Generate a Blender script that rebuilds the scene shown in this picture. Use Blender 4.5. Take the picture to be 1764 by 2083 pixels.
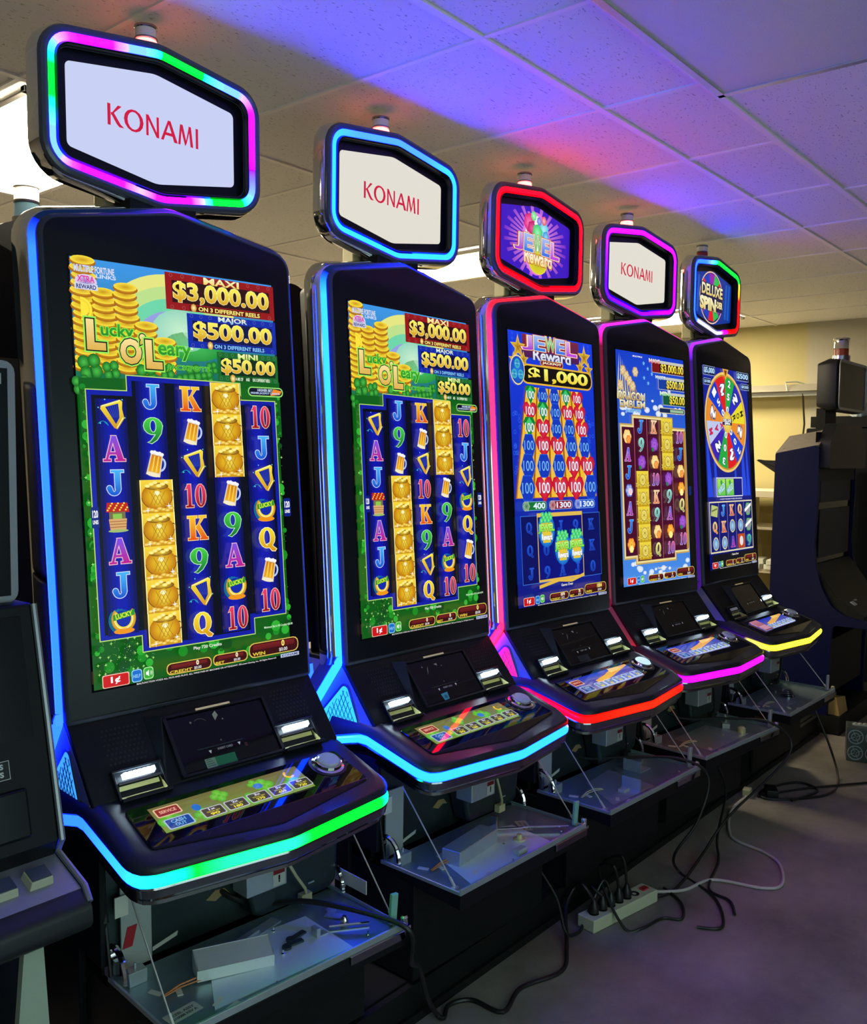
import bpy, bmesh, math, random
from math import sin, cos, pi, radians, sqrt, atan2
from mathutils import Vector, Matrix
from mathutils.geometry import tessellate_polygon
C = bpy.context.scene.collection
for _o in list(bpy.data.objects): bpy.data.objects.remove(_o)
random.seed(4)

# ------------------------------------------------------------------ camera
YAW, PITCH, ROLL, FPX = radians(39.6401), radians(-3.5205), radians(0.5914), 1871.44
EYE = Vector((0, 0, 1.5))
_f = Vector((cos(PITCH)*cos(YAW), cos(PITCH)*sin(YAW), sin(PITCH)))
_r = Vector((sin(YAW), -cos(YAW), 0)); _u = _r.cross(_f)
_r2 = _r*cos(ROLL) + _u*sin(ROLL); _u2 = -_r*sin(ROLL) + _u*cos(ROLL)
cd = bpy.data.cameras.new('camera'); cam = bpy.data.objects.new('camera', cd); C.objects.link(cam)
cd.sensor_fit = 'VERTICAL'; cd.sensor_height = 36; cd.sensor_width = 36; cd.lens = FPX*36/2083
cd.clip_start = .02
M = Matrix((_r2, _u2, -_f)).transposed().to_4x4(); M.translation = EYE
cam.matrix_world = M
bpy.context.scene.camera = cam
vs = bpy.context.scene.view_settings
vs.view_transform = 'Standard'; vs.look = 'None'; vs.gamma = 1; vs.use_curve_mapping = False
vs.exposure = 0.0
W = bpy.data.worlds.new('world'); bpy.context.scene.world = W; W.use_nodes = True
W.node_tree.nodes['Background'].inputs[0].default_value = (.5, .55, .7, 1)
W.node_tree.nodes['Background'].inputs[1].default_value = .02
TROFFER_EMIT = 36.0
PANE_FILL_EMIT = 2.1          # glow of the unseen fill window added behind the camera
FRONT_FILL_EMIT = 1.0       # fill from ceiling panels added on the aisle side, out of view
#      # lit fluorescent panels
LED_GAIN = 1.0          # every LED strip

# ------------------------------------------------------------------ colours
def lin(c):
    c = c/255.0
    return c/12.92 if c <= .04045 else ((c+.055)/1.055)**2.4
def S(r, g, b, k=1.0): return (lin(r)*k, lin(g)*k, lin(b)*k)
def mix(a, b, t):
    t = max(0, min(1, t)); return tuple(a[i]*(1-t)+b[i]*t for i in range(3))

# ------------------------------------------------------------------ materials
def mat(name, col, rough=.5, metal=0., bump=0., bscale=60., spec=.5, coat=0., noise=0., nscale=8., trans=0., alpha=1., aniso=None):
    m = bpy.data.materials.new(name); m.use_nodes = True
    N = m.node_tree; b = N.nodes['Principled BSDF']
    b.inputs['Base Color'].default_value = (*col, 1); b.inputs['Roughness'].default_value = rough
    b.inputs['Metallic'].default_value = metal; b.inputs['Specular IOR Level'].default_value = spec
    b.inputs['Coat Weight'].default_value = coat
    b.inputs['Transmission Weight'].default_value = trans
    tc = N.nodes.new('ShaderNodeTexCoord')
    if noise:
        n = N.nodes.new('ShaderNodeTexNoise'); n.inputs['Scale'].default_value = nscale; n.inputs['Detail'].default_value = 6
        N.links.new(tc.outputs['Object'], n.inputs['Vector'])
        r = N.nodes.new('ShaderNodeMixRGB'); r.inputs[1].default_value = (*[c*(1-noise) for c in col], 1)
        r.inputs[2].default_value = (*[min(1, c*(1+noise)) for c in col], 1)
        N.links.new(n.outputs['Fac'], r.inputs[0]); N.links.new(r.outputs[0], b.inputs['Base Color'])
    if bump:
        n = N.nodes.new('ShaderNodeTexNoise'); n.inputs['Scale'].default_value = bscale
        N.links.new(tc.outputs['Object'], n.inputs['Vector'])
        u = N.nodes.new('ShaderNodeBump'); u.inputs['Strength'].default_value = bump; u.inputs['Distance'].default_value = .002
        N.links.new(n.outputs['Fac'], u.inputs['Height']); N.links.new(u.outputs[0], b.inputs['Normal'])
    return m
def attr_mat(name, rough, spec, sampling):
    m = bpy.data.materials.new(name); m.use_nodes = True; N = m.node_tree; b = N.nodes['Principled BSDF']
    a = N.nodes.new('ShaderNodeAttribute'); a.attribute_name = 'Col'
    N.links.new(a.outputs['Color'], b.inputs['Emission Color']); b.inputs['Emission Strength'].default_value = 1
    b.inputs['Base Color'].default_value = (.01, .01, .01, 1); b.inputs['Roughness'].default_value = rough
    b.inputs['Specular IOR Level'].default_value = spec
    if sampling: m.cycles.emission_sampling = sampling
    return m
PLA = mat('black_plastic', (.006, .008, .011), .40, bump=.15, bscale=900, spec=.4)
PLM = mat('matte_black_panel', (.005, .006, .008), .50, spec=.25)
GLS = mat('black_glass', (.003, .003, .005), .03, spec=.45)
BEZ = mat('black_bezel', (.003, .004, .007), .34, spec=.28)
CHR = mat('chrome', (.78, .78, .78), .07, 1.)
CHD = mat('smoked_chrome', (.30, .31, .33), .12, 1.)
STL = mat('galvanised_steel', (.50, .58, .60), .36, .6, bump=.1, bscale=300, noise=.18, nscale=14)
STD = mat('dark_steel', (.06, .085, .085), .38, .7, noise=.3, nscale=10)
PLT = mat('pale_metal_plate', (.72, .88, .94), .45, .25, noise=.06)
ALU = mat('brushed_aluminium', (.82, .88, .84), .38, .45, noise=.05)
WHT = mat('white_plastic', (.42, .45, .42), .4)
PAP = mat('paper_label', (.70, .72, .62), .6)
RED = mat('red_plastic', (.45, .02, .03), .4)
GRN = mat('green_card', (.02, .22, .12), .5)
MINT = mat('mint_plastic', (.22, .50, .42), .5)
RUB = mat('black_rubber', (.010, .010, .010), .42)
CORDW = mat('white_cord_jacket', (.55, .50, .46), .45)
YELC = mat('yellowed_plastic', (.55, .52, .28), .4)
WOOD = mat('black_painted_wood', (.008, .009, .009), .5, spec=.25, noise=.5, nscale=30)
LED = attr_mat('led_light', .3, .3, None)
SCR = attr_mat('lit_screen', .25, .35, 'NONE')
def emis(name, col, k, samp=None):
    m = bpy.data.materials.new(name); m.use_nodes = True; b = m.node_tree.nodes['Principled BSDF']
    b.inputs['Emission Color'].default_value = (*col, 1); b.inputs['Emission Strength'].default_value = k
    b.inputs['Base Color'].default_value = (.5, .5, .5, 1)
    if samp: m.cycles.emission_sampling = samp
    return m

# ------------------------------------------------------------------ mesh builder
class MB:
    def __init__(s, col=None): s.v = []; s.f = []; s.c = []; s.m = []; s.col = col or (0, 0, 0); s.mi = 0; s.T = None; s.has = col is not None
    def vert(s, p, c=None):
        p = Vector(p)
        if s.T is not None: p = s.T @ p
        s.v.append(p); s.c.append(c or s.col); s.has = s.has or c is not None; return len(s.v)-1
    def face(s, ids): s.f.append(tuple(ids)); s.m.append(s.mi)
    def poly(s, pts, c=None):
        ids = [s.vert(p, (c(p) if callable(c) else c)) for p in pts]
        if len(ids) <= 4 and len(ids) >= 3: s.face(ids)
        else:
            for t in tessellate_polygon([[Vector(p) for p in pts]]): s.face([ids[k] for k in t])
    def loft(s, loops, cap0=True, cap1=True, closed=True, cols=None):
        rows = [[s.vert(p, cols[j][i] if cols else None) for i, p in enumerate(L)] for j, L in enumerate(loops)]
        n = len(loops[0])
        for a, b in zip(rows, rows[1:]):
            for i in range(n if closed else n-1):
                j = (i+1) % n; s.face((a[i], a[j], b[j], b[i]))
        for row, L, cp, rv in ((rows[0], loops[0], cap0, 1), (rows[-1], loops[-1], cap1, 0)):
            if cp:
                if n <= 4: s.face(row[::-1] if rv else row)
                else:
                    for t in tessellate_polygon([[Vector(p) for p in L]]): s.face([row[k] for k in t])
    def box(s, c, d, rot=None, taper=1.):
        x, y, z = [k/2 for k in d]; R = rot or Matrix.Identity(3); c = Vector(c)
        lo = [(-x, -y), (x, -y), (x, y), (-x, y)]
        s.loft([[c + R @ Vector((a, b, -z)) for a, b in lo], [c + R @ Vector((a*taper, b*taper, z)) for a, b in lo]])
    def prism(s, pts, d0, d1, plane='xz'):
        f = {'xz': lambda a, b, d: (a, d, b), 'xy': lambda a, b, d: (a, b, d), 'yz': lambda a, b, d: (d, a, b)}[plane]
        s.loft([[f(a, b, d0) for a, b in pts], [f(a, b, d1) for a, b in pts]])
    def tube(s, path, r, n=8, closed=False, cols=None, taper=None):
        P = [Vector(p) for p in path]; k = len(P); loops = []; ref = None
        for i in range(k):
            a = P[(i-1) % k] if (closed or i) else P[0]; b = P[(i+1) % k] if (closed or i < k-1) else P[-1]
            t = (b-a).normalized() if (b-a).length > 1e-9 else Vector((0, 0, 1))
            if ref is None: ref = t.orthogonal().normalized()
            ref = (ref - t*ref.dot(t)); ref = ref.normalized() if ref.length > 1e-6 else t.orthogonal().normalized()
            q = t.cross(ref); rr = r*(taper[i] if taper else 1)
            loops.append([P[i] + ref*cos(2*pi*j/n)*rr + q*sin(2*pi*j/n)*rr for j in range(n)])
        if closed: loops.append(loops[0])
        s.loft(loops, not closed, not closed)
    def lathe(s, prof, c=(0, 0, 0), n=24, R=None, sx=1., sy=1., ring=False):
        if ring: prof = list(prof)+[prof[0]]
        R = R or Matrix.Identity(3); c = Vector(c)
        s.loft([[c + R @ Vector((r*sx*cos(2*pi*j/n), r*sy*sin(2*pi*j/n), z)) for j in range(n)] for r, z in prof], not ring, not ring)
    def sweep(s, path, prof, axis, sign=1, closed=False, colf=None):
        """profile (outward, along axis) carried along a path; outward = tangent x axis"""
        P = [Vector(p) for p in path]; A = Vector(axis); k = len(P); loops = []; cols = []
        L = [0]
        for a, b in zip(P, P[1:]): L.append(L[-1]+(b-a).length)
        for i in range(k):
            a = P[(i-1) % k] if (closed or i) else P[0]; b = P[(i+1) % k] if (closed or i < k-1) else P[-1]
            t1 = (P[i]-a); t2 = (b-P[i])
            n1 = t1.cross(A); n2 = t2.cross(A)
            if n1.length < 1e-9: n1 = n2
            if n2.length < 1e-9: n2 = n1
            n1.normalize(); n2.normalize(); o = (n1+n2); o = o/ max(.35, o.dot(n1)) if o.length > 1e-6 else n1
            loops.append([P[i] + o*sign*q[0] + A*q[1] for q in prof])
            c = colf(L[i]/L[-1]) if colf else s.col
            cols.append([c]*len(prof))
        if closed: loops.append(loops[0]); cols.append(cols[0])
        s.loft(loops, not closed, not closed, True, cols if colf else None)
    def build(s, name, m, parent=None, loc=None, rot=None, bevel=0, seg=2, smooth=True, ang=35):
        me = bpy.data.meshes.new(name); me.from_pydata([tuple(p) for p in s.v], [], s.f)
        ms = m if isinstance(m, (list, tuple)) else [m]
        for k in ms: me.materials.append(k)
        for p, i in zip(me.polygons, s.m): p.material_index = i
        if s.has:
            a = me.color_attributes.new('Col', 'FLOAT_COLOR', 'POINT')
            buf = []
            for c in s.c: buf += [c[0], c[1], c[2], 1.0]
            a.data.foreach_set('color', buf)
        if not s.has or bevel:
            bm = bmesh.new(); bm.from_mesh(me); bmesh.ops.recalc_face_normals(bm, faces=bm.faces); bm.to_mesh(me); bm.free()
        me.update()
        if smooth:
            me.shade_smooth(); me.set_sharp_from_angle(angle=radians(ang))
        o = bpy.data.objects.new(name, me); C.objects.link(o)
        if parent: o.parent = parent
        if loc: o.location = loc
        if rot: o.rotation_euler = rot
        if bevel:
            b = o.modifiers.new('bevel', 'BEVEL'); b.width = bevel; b.segments = seg; b.limit_method = 'ANGLE'; b.angle_limit = radians(40)
            b.harden_normals = True
        return o
def tag(o, label=None, cat=None, group=None, kind=None):
    for k, v in (('label', label), ('category', cat), ('group', group), ('kind', kind)):
        if v: o[k] = v
    return o
def thing(name, label, cat, loc=(0, 0, 0), rz=0, group=None, ry=0):
    o = bpy.data.objects.new(name, None); C.objects.link(o); o.location = loc; o.rotation_euler = (0, ry, rz)
    o.empty_display_size = .1
    return tag(o, label, cat, group)
def struct(name, mb, m, **k): return tag(mb.build(name, m, **k), kind='structure')
def rpoly(pts, r, n=5):
    """2-D polygon with rounded corners; r one radius or one per corner"""
    out = []; k = len(pts)
    for i in range(k):
        p = Vector(pts[i]); a = Vector(pts[i-1]); b = Vector(pts[(i+1) % k]); ri = r[i] if isinstance(r, (list, tuple)) else r
        if ri <= 0: out.append((p.x, p.y)); continue
        u = (a-p).normalized(); w = (b-p).normalized(); ang = u.angle(w)
        d = min(ri/math.tan(ang/2), (a-p).length*.48, (b-p).length*.48); rr = d*math.tan(ang/2)
        cdir = (u+w).normalized(); c = p + cdir*(rr/sin(ang/2)); s0 = p+u*d-c; s1 = p+w*d-c
        a0 = atan2(s0.y, s0.x); a1 = atan2(s1.y, s1.x); da = (a1-a0+pi) % (2*pi)-pi
        for j in range(n+1):
            t = a0+da*j/n; out.append((c.x+rr*cos(t), c.y+rr*sin(t)))
    return out
def off(pts, d):
    """offset a closed 2-D polygon outward by d"""
    k = len(pts); A = sum(pts[i-1][0]*pts[i][1]-pts[i][0]*pts[i-1][1] for i in range(k)); sg = 1 if A > 0 else -1
    out = []
    for i in range(k):
        p = Vector(pts[i]); a = p-Vector(pts[i-1]); b = Vector(pts[(i+1) % k])-p
        if a.length < 1e-9: a = b
        if b.length < 1e-9: b = a
        n1 = Vector((a.y, -a.x)).normalized()*sg; n2 = Vector((b.y, -b.x)).normalized()*sg; m = n1+n2
        m = m/max(.4, m.dot(n1)) if m.length > 1e-6 else n1
        out.append((p.x+m.x*d, p.y+m.y*d))
    return out

# ------------------------------------------------------------------ flat artwork (screens, signs, labels)
_tc = {}
def text_tris(s, bold=0.):
    key = (s, round(bold, 3))
    if key not in _tc:
        cu = bpy.data.curves.new('t', 'FONT'); cu.body = s; cu.size = 1; cu.offset = bold; cu.resolution_u = 3; cu.fill_mode = 'BOTH'
        o = bpy.data.objects.new('t', cu); C.objects.link(o)
        dg = bpy.context.evaluated_depsgraph_get(); me = o.evaluated_get(dg).to_mesh()
        vs_ = [(v.co.x, v.co.y) for v in me.vertices]; fs = [tuple(p.vertices) for p in me.polygons]
        o.to_mesh_clear(); bpy.data.objects.remove(o); bpy.data.curves.remove(cu)
        _tc[key] = (vs_, fs)
    return _tc[key]
def txt_box(s):
    v, _ = text_tris(s)
    if not v: return 0, 1, 0, 1
    return min(p[0] for p in v), max(p[0] for p in v), min(p[1] for p in v), max(p[1] for p in v)
STEP = .00010
class Art(MB):
    """coloured shapes on the x-z plane, each layer a hair in front of the last (towards -y)"""
    def __init__(s, clip=None): super().__init__((0, 0, 0)); s.L = 0; s.M = None
    def up(s, k=1): s.L += k; return s
    def P(s, x, z):
        if s.M: x, z = s.M(x, z)
        return (x, -s.L*STEP, z)
    def pg(s, pts, c):
        ids = [s.vert(s.P(*p), (c(*p) if callable(c) else c)) for p in pts]
        if len(pts) <= 4: s.face(ids)
        else:
            for t in tessellate_polygon([[Vector((p[0], p[1], 0)) for p in pts]]): s.face([ids[k] for k in t])
    def rect(s, x0, z0, x1, z1, c, c2=None):
        if c2: s.pg([(x0, z0), (x1, z0), (x1, z1), (x0, z1)], lambda x, z: c2 if z > (z0+z1)/2 else c)
        else: s.pg([(x0, z0), (x1, z0), (x1, z1), (x0, z1)], c)
    def rrect(s, x0, z0, x1, z1, r, c): s.pg(rpoly([(x0, z0), (x1, z0), (x1, z1), (x0, z1)], r, 3), c)
    def ell(s, cx, cz, rx, rz, c, n=24, c2=None, a=0.):
        pts = [(cx+cos(a)*rx*cos(2*pi*i/n)-sin(a)*rz*sin(2*pi*i/n), cz+sin(a)*rx*cos(2*pi*i/n)+cos(a)*rz*sin(2*pi*i/n)) for i in range(n)]
        ids = [s.vert(s.P(*p), c) for p in pts]; k = s.vert(s.P(cx, cz), c2 or c)
        for i in range(n): s.face((ids[i], ids[(i+1) % n], k))
    def ring(s, cx, cz, r0, r1, c, a0=0, a1=2*pi, n=24, k=1., c2=None):
        rows = []
        for i in range(n+1):
            t = a0+(a1-a0)*i/n
            rows.append((s.vert(s.P(cx+r0*cos(t), cz+r0*k*sin(t)), c), s.vert(s.P(cx+r1*cos(t), cz+r1*k*sin(t)), c2 or c)))
        for p, q in zip(rows, rows[1:]): s.face((p[0], p[1], q[1], q[0]))
    def line(s, pts, w, c):
        for a, b in zip(pts, pts[1:]):
            d = Vector((b[0]-a[0], b[1]-a[1]))
            if d.length < 1e-9: continue
            n = Vector((-d.y, d.x)).normalized()*w/2
            s.pg([(a[0]-n.x, a[1]-n.y), (b[0]-n.x, b[1]-n.y), (b[0]+n.x, b[1]+n.y), (a[0]+n.x, a[1]+n.y)], c)
    def star(s, cx, cz, r, c, n=5, q=.45, a=pi/2, c2=None):
        pts = []
        for i in range(2*n): rr = r if i % 2 == 0 else r*q; t = a+pi*i/n; pts.append((cx+rr*cos(t), cz+rr*sin(t)))
        ids = [s.vert(s.P(*p), c) for p in pts]; k = s.vert(s.P(cx, cz), c2 or c)
        for i in range(2*n): s.face((ids[i], ids[(i+1) % (2*n)], k))
    def text(s, t, x0, x1, z0, z1, c, c2=None, bold=.02, out=None, ow=.05, out2=None, ow2=.1, rot=0.):
        """fit a line of lettering into a box; c..c2 vertical gradient; outlines drawn first"""
        bx0, bx1, bz0, bz1 = txt_box(t); sx = (x1-x0)/max(1e-6, bx1-bx0); sz = (z1-z0)/max(1e-6, bz1-bz0)
        for col, cc2, bd in ([(out2, None, ow2)] if out2 else [])+([(out, None, ow)] if out else [])+[(c, c2, bold)]:
            v, f = text_tris(t, bd); ids = []
            mx, mz = (x0+x1)/2, (z0+z1)/2
            for p in v:
                x = x0+(p[0]-bx0)*sx; z = z0+(p[1]-bz0)*sz
                k = col if not cc2 else mix(col, cc2, (z-z0)/(z1-z0))
                if rot: x, z = mx+(x-mx)*cos(rot)-(z-mz)*sin(rot), mz+(x-mx)*sin(rot)+(z-mz)*cos(rot)
                ids.append(s.vert(s.P(x, z), k))
            for q in f: s.face([ids[i] for i in q])
            s.up()
    def glyph(s, g, cx, cz, w, h, c, c2, out, ow, slant=0.):
        """seriffed reel letters: outline pass, then gradient fill"""
        for pas in (0, 1):
            e = ow if pas == 0 else 0
            fn = (lambda x, z: out) if pas == 0 else (lambda x, z: mix(c, c2, (z-cz)/h+.5))
            def m(x, z): return (cx+(x-.5)*w+slant*(z-.5)*h, cz+(z-.5)*h)
            for kind, dat in GLY[g]:
                if kind == 'p': s.pg(off([m(*p) for p in dat], e), fn)
                else:
                    ax, az, rx, rz, ix, iz, a0, a1 = dat; n = 14; rows = []
                    for i in range(n+1):
                        t = a0+(a1-a0)*i/n
                        o1 = m(ax+rx*cos(t), az+rz*sin(t)); i1 = m(ax+ix*cos(t), az+iz*sin(t))
                        d = Vector((cos(t), sin(t)))*e
                        o1 = (o1[0]+d.x, o1[1]+d.y); i1 = (i1[0]-d.x, i1[1]-d.y)
                        rows.append((s.vert(s.P(*i1), fn(*i1)), s.vert(s.P(*o1), fn(*o1))))
                    for p, q in zip(rows, rows[1:]): s.face((p[0], p[1], q[1], q[0]))
            s.up()
def R4(x0, z0, x1, z1): return ('p', [(x0, z0), (x1, z0), (x1, z1), (x0, z1)])
GLY = {
 'A': [('p', [(.10, .06), (.21, .06), (.54, .94), (.40, .94)]), ('p', [(.40, 1), (.62, 1), (.94, .04), (.66, .04)]), R4(.26, .26, .74, .36), R4(0, 0, .34, .08), R4(.54, 0, 1.02, .08)],
 'K': [R4(.12, .03, .38, .97), R4(0, 0, .5, .08), R4(0, .92, .5, 1), ('p', [(.34, .36), (.46, .50), (.88, .95), (.72, .95)]), ('p', [(.42, .54), (.58, .68), (1.0, .04), (.72, .04)]), R4(.60, .92, .98, 1), R4(.62, 0, 1.04, .08)],
 'J': [R4(.46, .26, .74, .96), R4(.28, .91, .92, 1), ('r', (.40, .28, .34, .28, .08, .14, -pi, 0)), ('r', (.17, .28, .13, .11, 0, 0, 0, 2*pi))],
 'Q': [('r', (.48, .55, .46, .45, .20, .36, 0, 2*pi)), ('p', [(.46, .26), (.60, .30), (1.0, .02), (.92, -.06), (.74, -.04)])],
 '1': [R4(.34, .04, .66, 1), R4(.12, 0, .88, .08), ('p', [(.10, .78), (.36, .82), (.36, 1), (.26, .9)])],
 '0': [('r', (.5, .5, .46, .5, .16, .42, 0, 2*pi))],
 '9': [('r', (.5, .66, .46, .34, .16, .26, 0, 2*pi)), ('p', [(.96, .66), (.66, .60), (.60, .30), (.36, .04), (.22, .0), (.40, -.04), (.66, .10), (.88, .36)])],
 'k': [R4(.02, 0, .16, 1), ('p', [(.16, .46), (.30, .56), (.84, 1), (.66, 1)]), ('p', [(.22, .58), (.36, .62), (.78, .12), (1.0, .0), (.74, .0), (.58, .12)])],
 'o': [('r', (.5, .5, .54, .53, .38, .46, 0, 2*pi))],
 'n': [R4(.06, 0, .17, 1), ('p', [(.06, 1), (.2, 1), (.94, 0), (.80, 0)]), R4(.83, 0, .94, 1)],
 'a': [('p', [(-.02, 0), (.10, 0), (.52, 1), (.44, 1)]), ('p', [(.44, 1), (.58, 1), (1.02, 0), (.84, 0)]), R4(.22, .28, .78, .38)],
 'm': [('p', [(.0, 0), (.10, 0), (.22, 1), (.14, 1)]), ('p', [(.14, 1), (.28, 1), (.54, .12), (.46, .0)]), ('p', [(.46, 0), (.54, .12), (.82, 1), (.76, 1)]), ('p', [(.74, 1), (.86, 1), (1.0, 0), (.86, 0)])],
 'i': [R4(.30, 0, .70, 1)]}
def wordmark(a, x0, x1, z0, z1, c):
    """six spaced humanist capitals"""
    w = x1-x0; lay = [('k', .0, .165), ('o', .18, .185), ('n', .40, .15), ('a', .575, .17), ('m', .765, .165), ('i', .955, .05)]
    for g, l, ww in lay:
        a.glyph(g, x0+w*(l+ww/2), (z0+z1)/2, w*ww, z1-z0, c, c, c, .0011)
GOLD, GOLD2, GOLD3 = S(250, 225, 60), S(200, 130, 10), S(255, 250, 170)
WH = (1., 1., 1.)
def sym_harp(a, x, z, s):
    for p in [(-.42, .2), (.36, .46), (.42, -.1), (-.38, -.28), (-.2, .45)]: a.star(x+p[0]*s, z+p[1]*s, .03*s, S(120, 230, 230), 4)
    for k in range(4): a.ring(x-.30*s, z-.30*s-k*.03*s, (.08+.03*k)*s, (.095+.03*k)*s, S(30, 150, 180), .2, 2.6, 8)
    a.up()
    o = [(-.34, .26), (.28, .46), (.36, .40), (.34, .18), (.40, -.12), (.16, -.46), (.06, -.42), (-.36, .16)]
    a.pg([(x+p*s, z+q*s) for p, q in o], lambda X, Z: mix(GOLD2, GOLD, (Z-z)/s+.6)); a.up()
    a.pg([(x+p*s, z+q*s) for p, q in [(-.20, .22), (.22, .34), (.24, .10), (.24, -.10), (.12, -.30)]], S(20, 30, 150)); a.up()
    for k in range(5): a.line([(x+(-.12+.07*k)*s, z+(.24+.02*k)*s), (x+(.02+.045*k)*s, z+(-.10-.0*k)*s)], .008*s, S(70, 110, 220))
    a.up()
    a.line([(x-.32*s, z+.24*s), (x+.28*s, z+.43*s)], .03*s, GOLD3); a.line([(x+.36*s, z-.10*s), (x+.14*s, z-.42*s)], .03*s, GOLD3); a.up()
def sym_mug(a, x, z, s):
    def m(p, q): t = -.25; return (x+(p*cos(t)-q*sin(t))*s, z+(p*sin(t)+q*cos(t))*s)
    n = 12; rows = []
    for i in range(n+1):
        t = -1.5+3.0*i/n; rows.append((a.vert(a.P(*m(.22+.10*cos(t), .0+.16*sin(t))), S(150, 180, 240)), a.vert(a.P(*m(.22+.17*cos(t), .0+.23*sin(t))), S(210, 225, 255))))
    for p, q in zip(rows, rows[1:]): a.face((p[0], p[1], q[1], q[0]))
    a.up(); a.pg([m(-.24, -.42), (m(.26, -.42)), m(.22, .32), m(-.20, .32)], S(225, 215, 190)); a.up()
    a.pg([m(-.19, -.30), (m(.21, -.30)), m(.18, .26), m(-.16, .26)], lambda X, Z: mix(S(250, 190, 30), S(200, 90, 10), (Z-z)/s+.5)); a.up()
    for k in (-.08, .06): a.pg([m(k, -.28), (m(k+.05, -.28)), m(k+.04, .24), m(k, .24)], S(255, 215, 90))
    for k in range(5): q = m(-.18+.09*k, .33+.02*(k % 2)); a.ell(q[0], q[1], .07*s, .06*s, S(245, 245, 255), 8)
    q = m(0, -.38); a.ell(q[0], q[1], .25*s, .07*s, S(245, 235, 200), 12, a=-.25); a.up()
def sym_shoe(a, x, z, s):
    for k in range(5): a.ring(x-.05*s, z-.02*s, (.30+.03*k)*s, (.315+.03*k)*s, S(20, 150, 150), 1.2+.3*k, 4.5, 12)
    a.ell(x, z, .3*s, .32*s, S(15, 40, 170), 14); a.up()
    a.ring(x, z+.02*s, .24*s, .40*s, GOLD, -pi-.75, .75, 20, 1.05, GOLD2); a.up()
    a.ring(x, z+.02*s, .28*s, .31*s, GOLD3, -pi-.6, .6, 20, 1.05)
    a.ell(x, z-.36*s, .34*s, .09*s, S(240, 150, 20), 12); a.up()
    a.pg([(x-.34*s, z-.02*s), (x+.36*s, z+.10*s), (x+.36*s, z+.28*s), (x-.34*s, z+.16*s)], S(50, 150, 50)); a.up()
    a.text('LUCKY', x-.26*s, x+.28*s, z+.06*s, z+.20*s, S(220, 240, 60), bold=.03, rot=.16)
def sym_pot(a, x, z, w, h):
    a.rect(x-w/2, z-h/2, x+w/2, z+h/2, S(205, 150, 10), S(250, 215, 60)); a.up()
    for k in (-1, 1): a.line([(x+k*w*.485, z-h/2), (x+k*w*.485, z+h/2)], w*.03, GOLD3)
    a.ring(x+w*.42, z+h*.05, w*.09, w*.12, S(70, 40, 0), -1.6, 1.6, 10); a.up()
    a.ell(x, z, w*.47, h*.40, S(190, 115, 0), 22, S(255, 215, 40)); a.up()
    a.ring(x, z, w*.455, w*.475, S(110, 60, 0), pi*1.02, 1.98*pi, 16, h*.40/(w*.47)); a.up()
    a.ell(x, z+h*.30, w*.36, h*.11, S(120, 70, 5), 14, S(240, 200, 60)); a.up()
    for k in range(6): a.ell(x+(-.28+.115*k)*w, z+h*(.32+.05*((k*7) % 3)), w*.085, h*.055, S(250, 225, 90), 9, S(255, 250, 180))
    for k in range(8): a.ell(x+(-.40+.115*k)*w, z-h*(.43-.03*((k*5) % 3)), w*.09, h*.05, S(225, 165, 20), 9, S(255, 240, 140))
    a.up(); a.ell(x+w*.02, z-h*.05, w*.21, h*.27, S(215, 165, 20), 16, S(250, 225, 80)); a.up()
    for i in (-1, 0, 1):
        a.line([(x+(i*.12-.10)*w, z-.26*h), (x+(i*.12+.12)*w, z+.16*h)], w*.014, S(165, 110, 5)); a.line([(x+(i*.12+.12)*w, z-.26*h), (x+(i*.12-.10)*w, z+.16*h)], w*.014, S(165, 110, 5))
    a.ell(x, z+h*.10, w*.09, h*.07, S(255, 250, 190), 10); a.star(x+w*.34, z-h*.30, w*.10, WH, 4, .2); a.star(x-w*.30, z-h*.42, w*.09, WH, 4, .2); a.up()
def sym_well(a, x, z, s):
    a.pg([(x-.38*s, z+.16*s), (x+.40*s, z+.14*s), (x+.34*s, z+.44*s), (x-.34*s, z+.46*s)], S(190, 30, 20)); a.up()
    for k in range(14): a.ell(x+(-.32+.05*k)*s, z+(.22+.07*((k*5) % 4))*s, .035*s, .03*s, S(250, 220, 80), 7)
    a.rect(x-.28*s, z-.1*s, x+.26*s, z+.16*s, S(120, 110, 70)); a.up(); a.rect(x-.16*s, z-.06*s, x+.14*s, z+.10*s, S(140, 200, 80)); a.up()
    a.pg([(x-.26*s, z-.42*s), (x+.26*s, z-.42*s), (x+.30*s, z-.06*s), (x-.30*s, z-.06*s)], S(220, 170, 110)); a.up()
    for k in range(3): a.line([(x-.28*s, z-(.14+.09*k)*s), (x+.28*s, z-(.14+.09*k)*s)], .02*s, S(150, 90, 50))
    a.ell(x, z-.44*s, .34*s, .05*s, S(160, 190, 110), 12); a.up()
def clover(a, x, z, r, c, c2):
    for k in range(4):
        t = pi/4+k*pi/2+.2; a.ell(x+cos(t)*r*.52, z+sin(t)*r*.52, r*.46, r*.50, c2, 12, c)
    a.up(); a.line([(x, z), (x+.2*r, z-r*1.1)], r*.09, c2)
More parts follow.
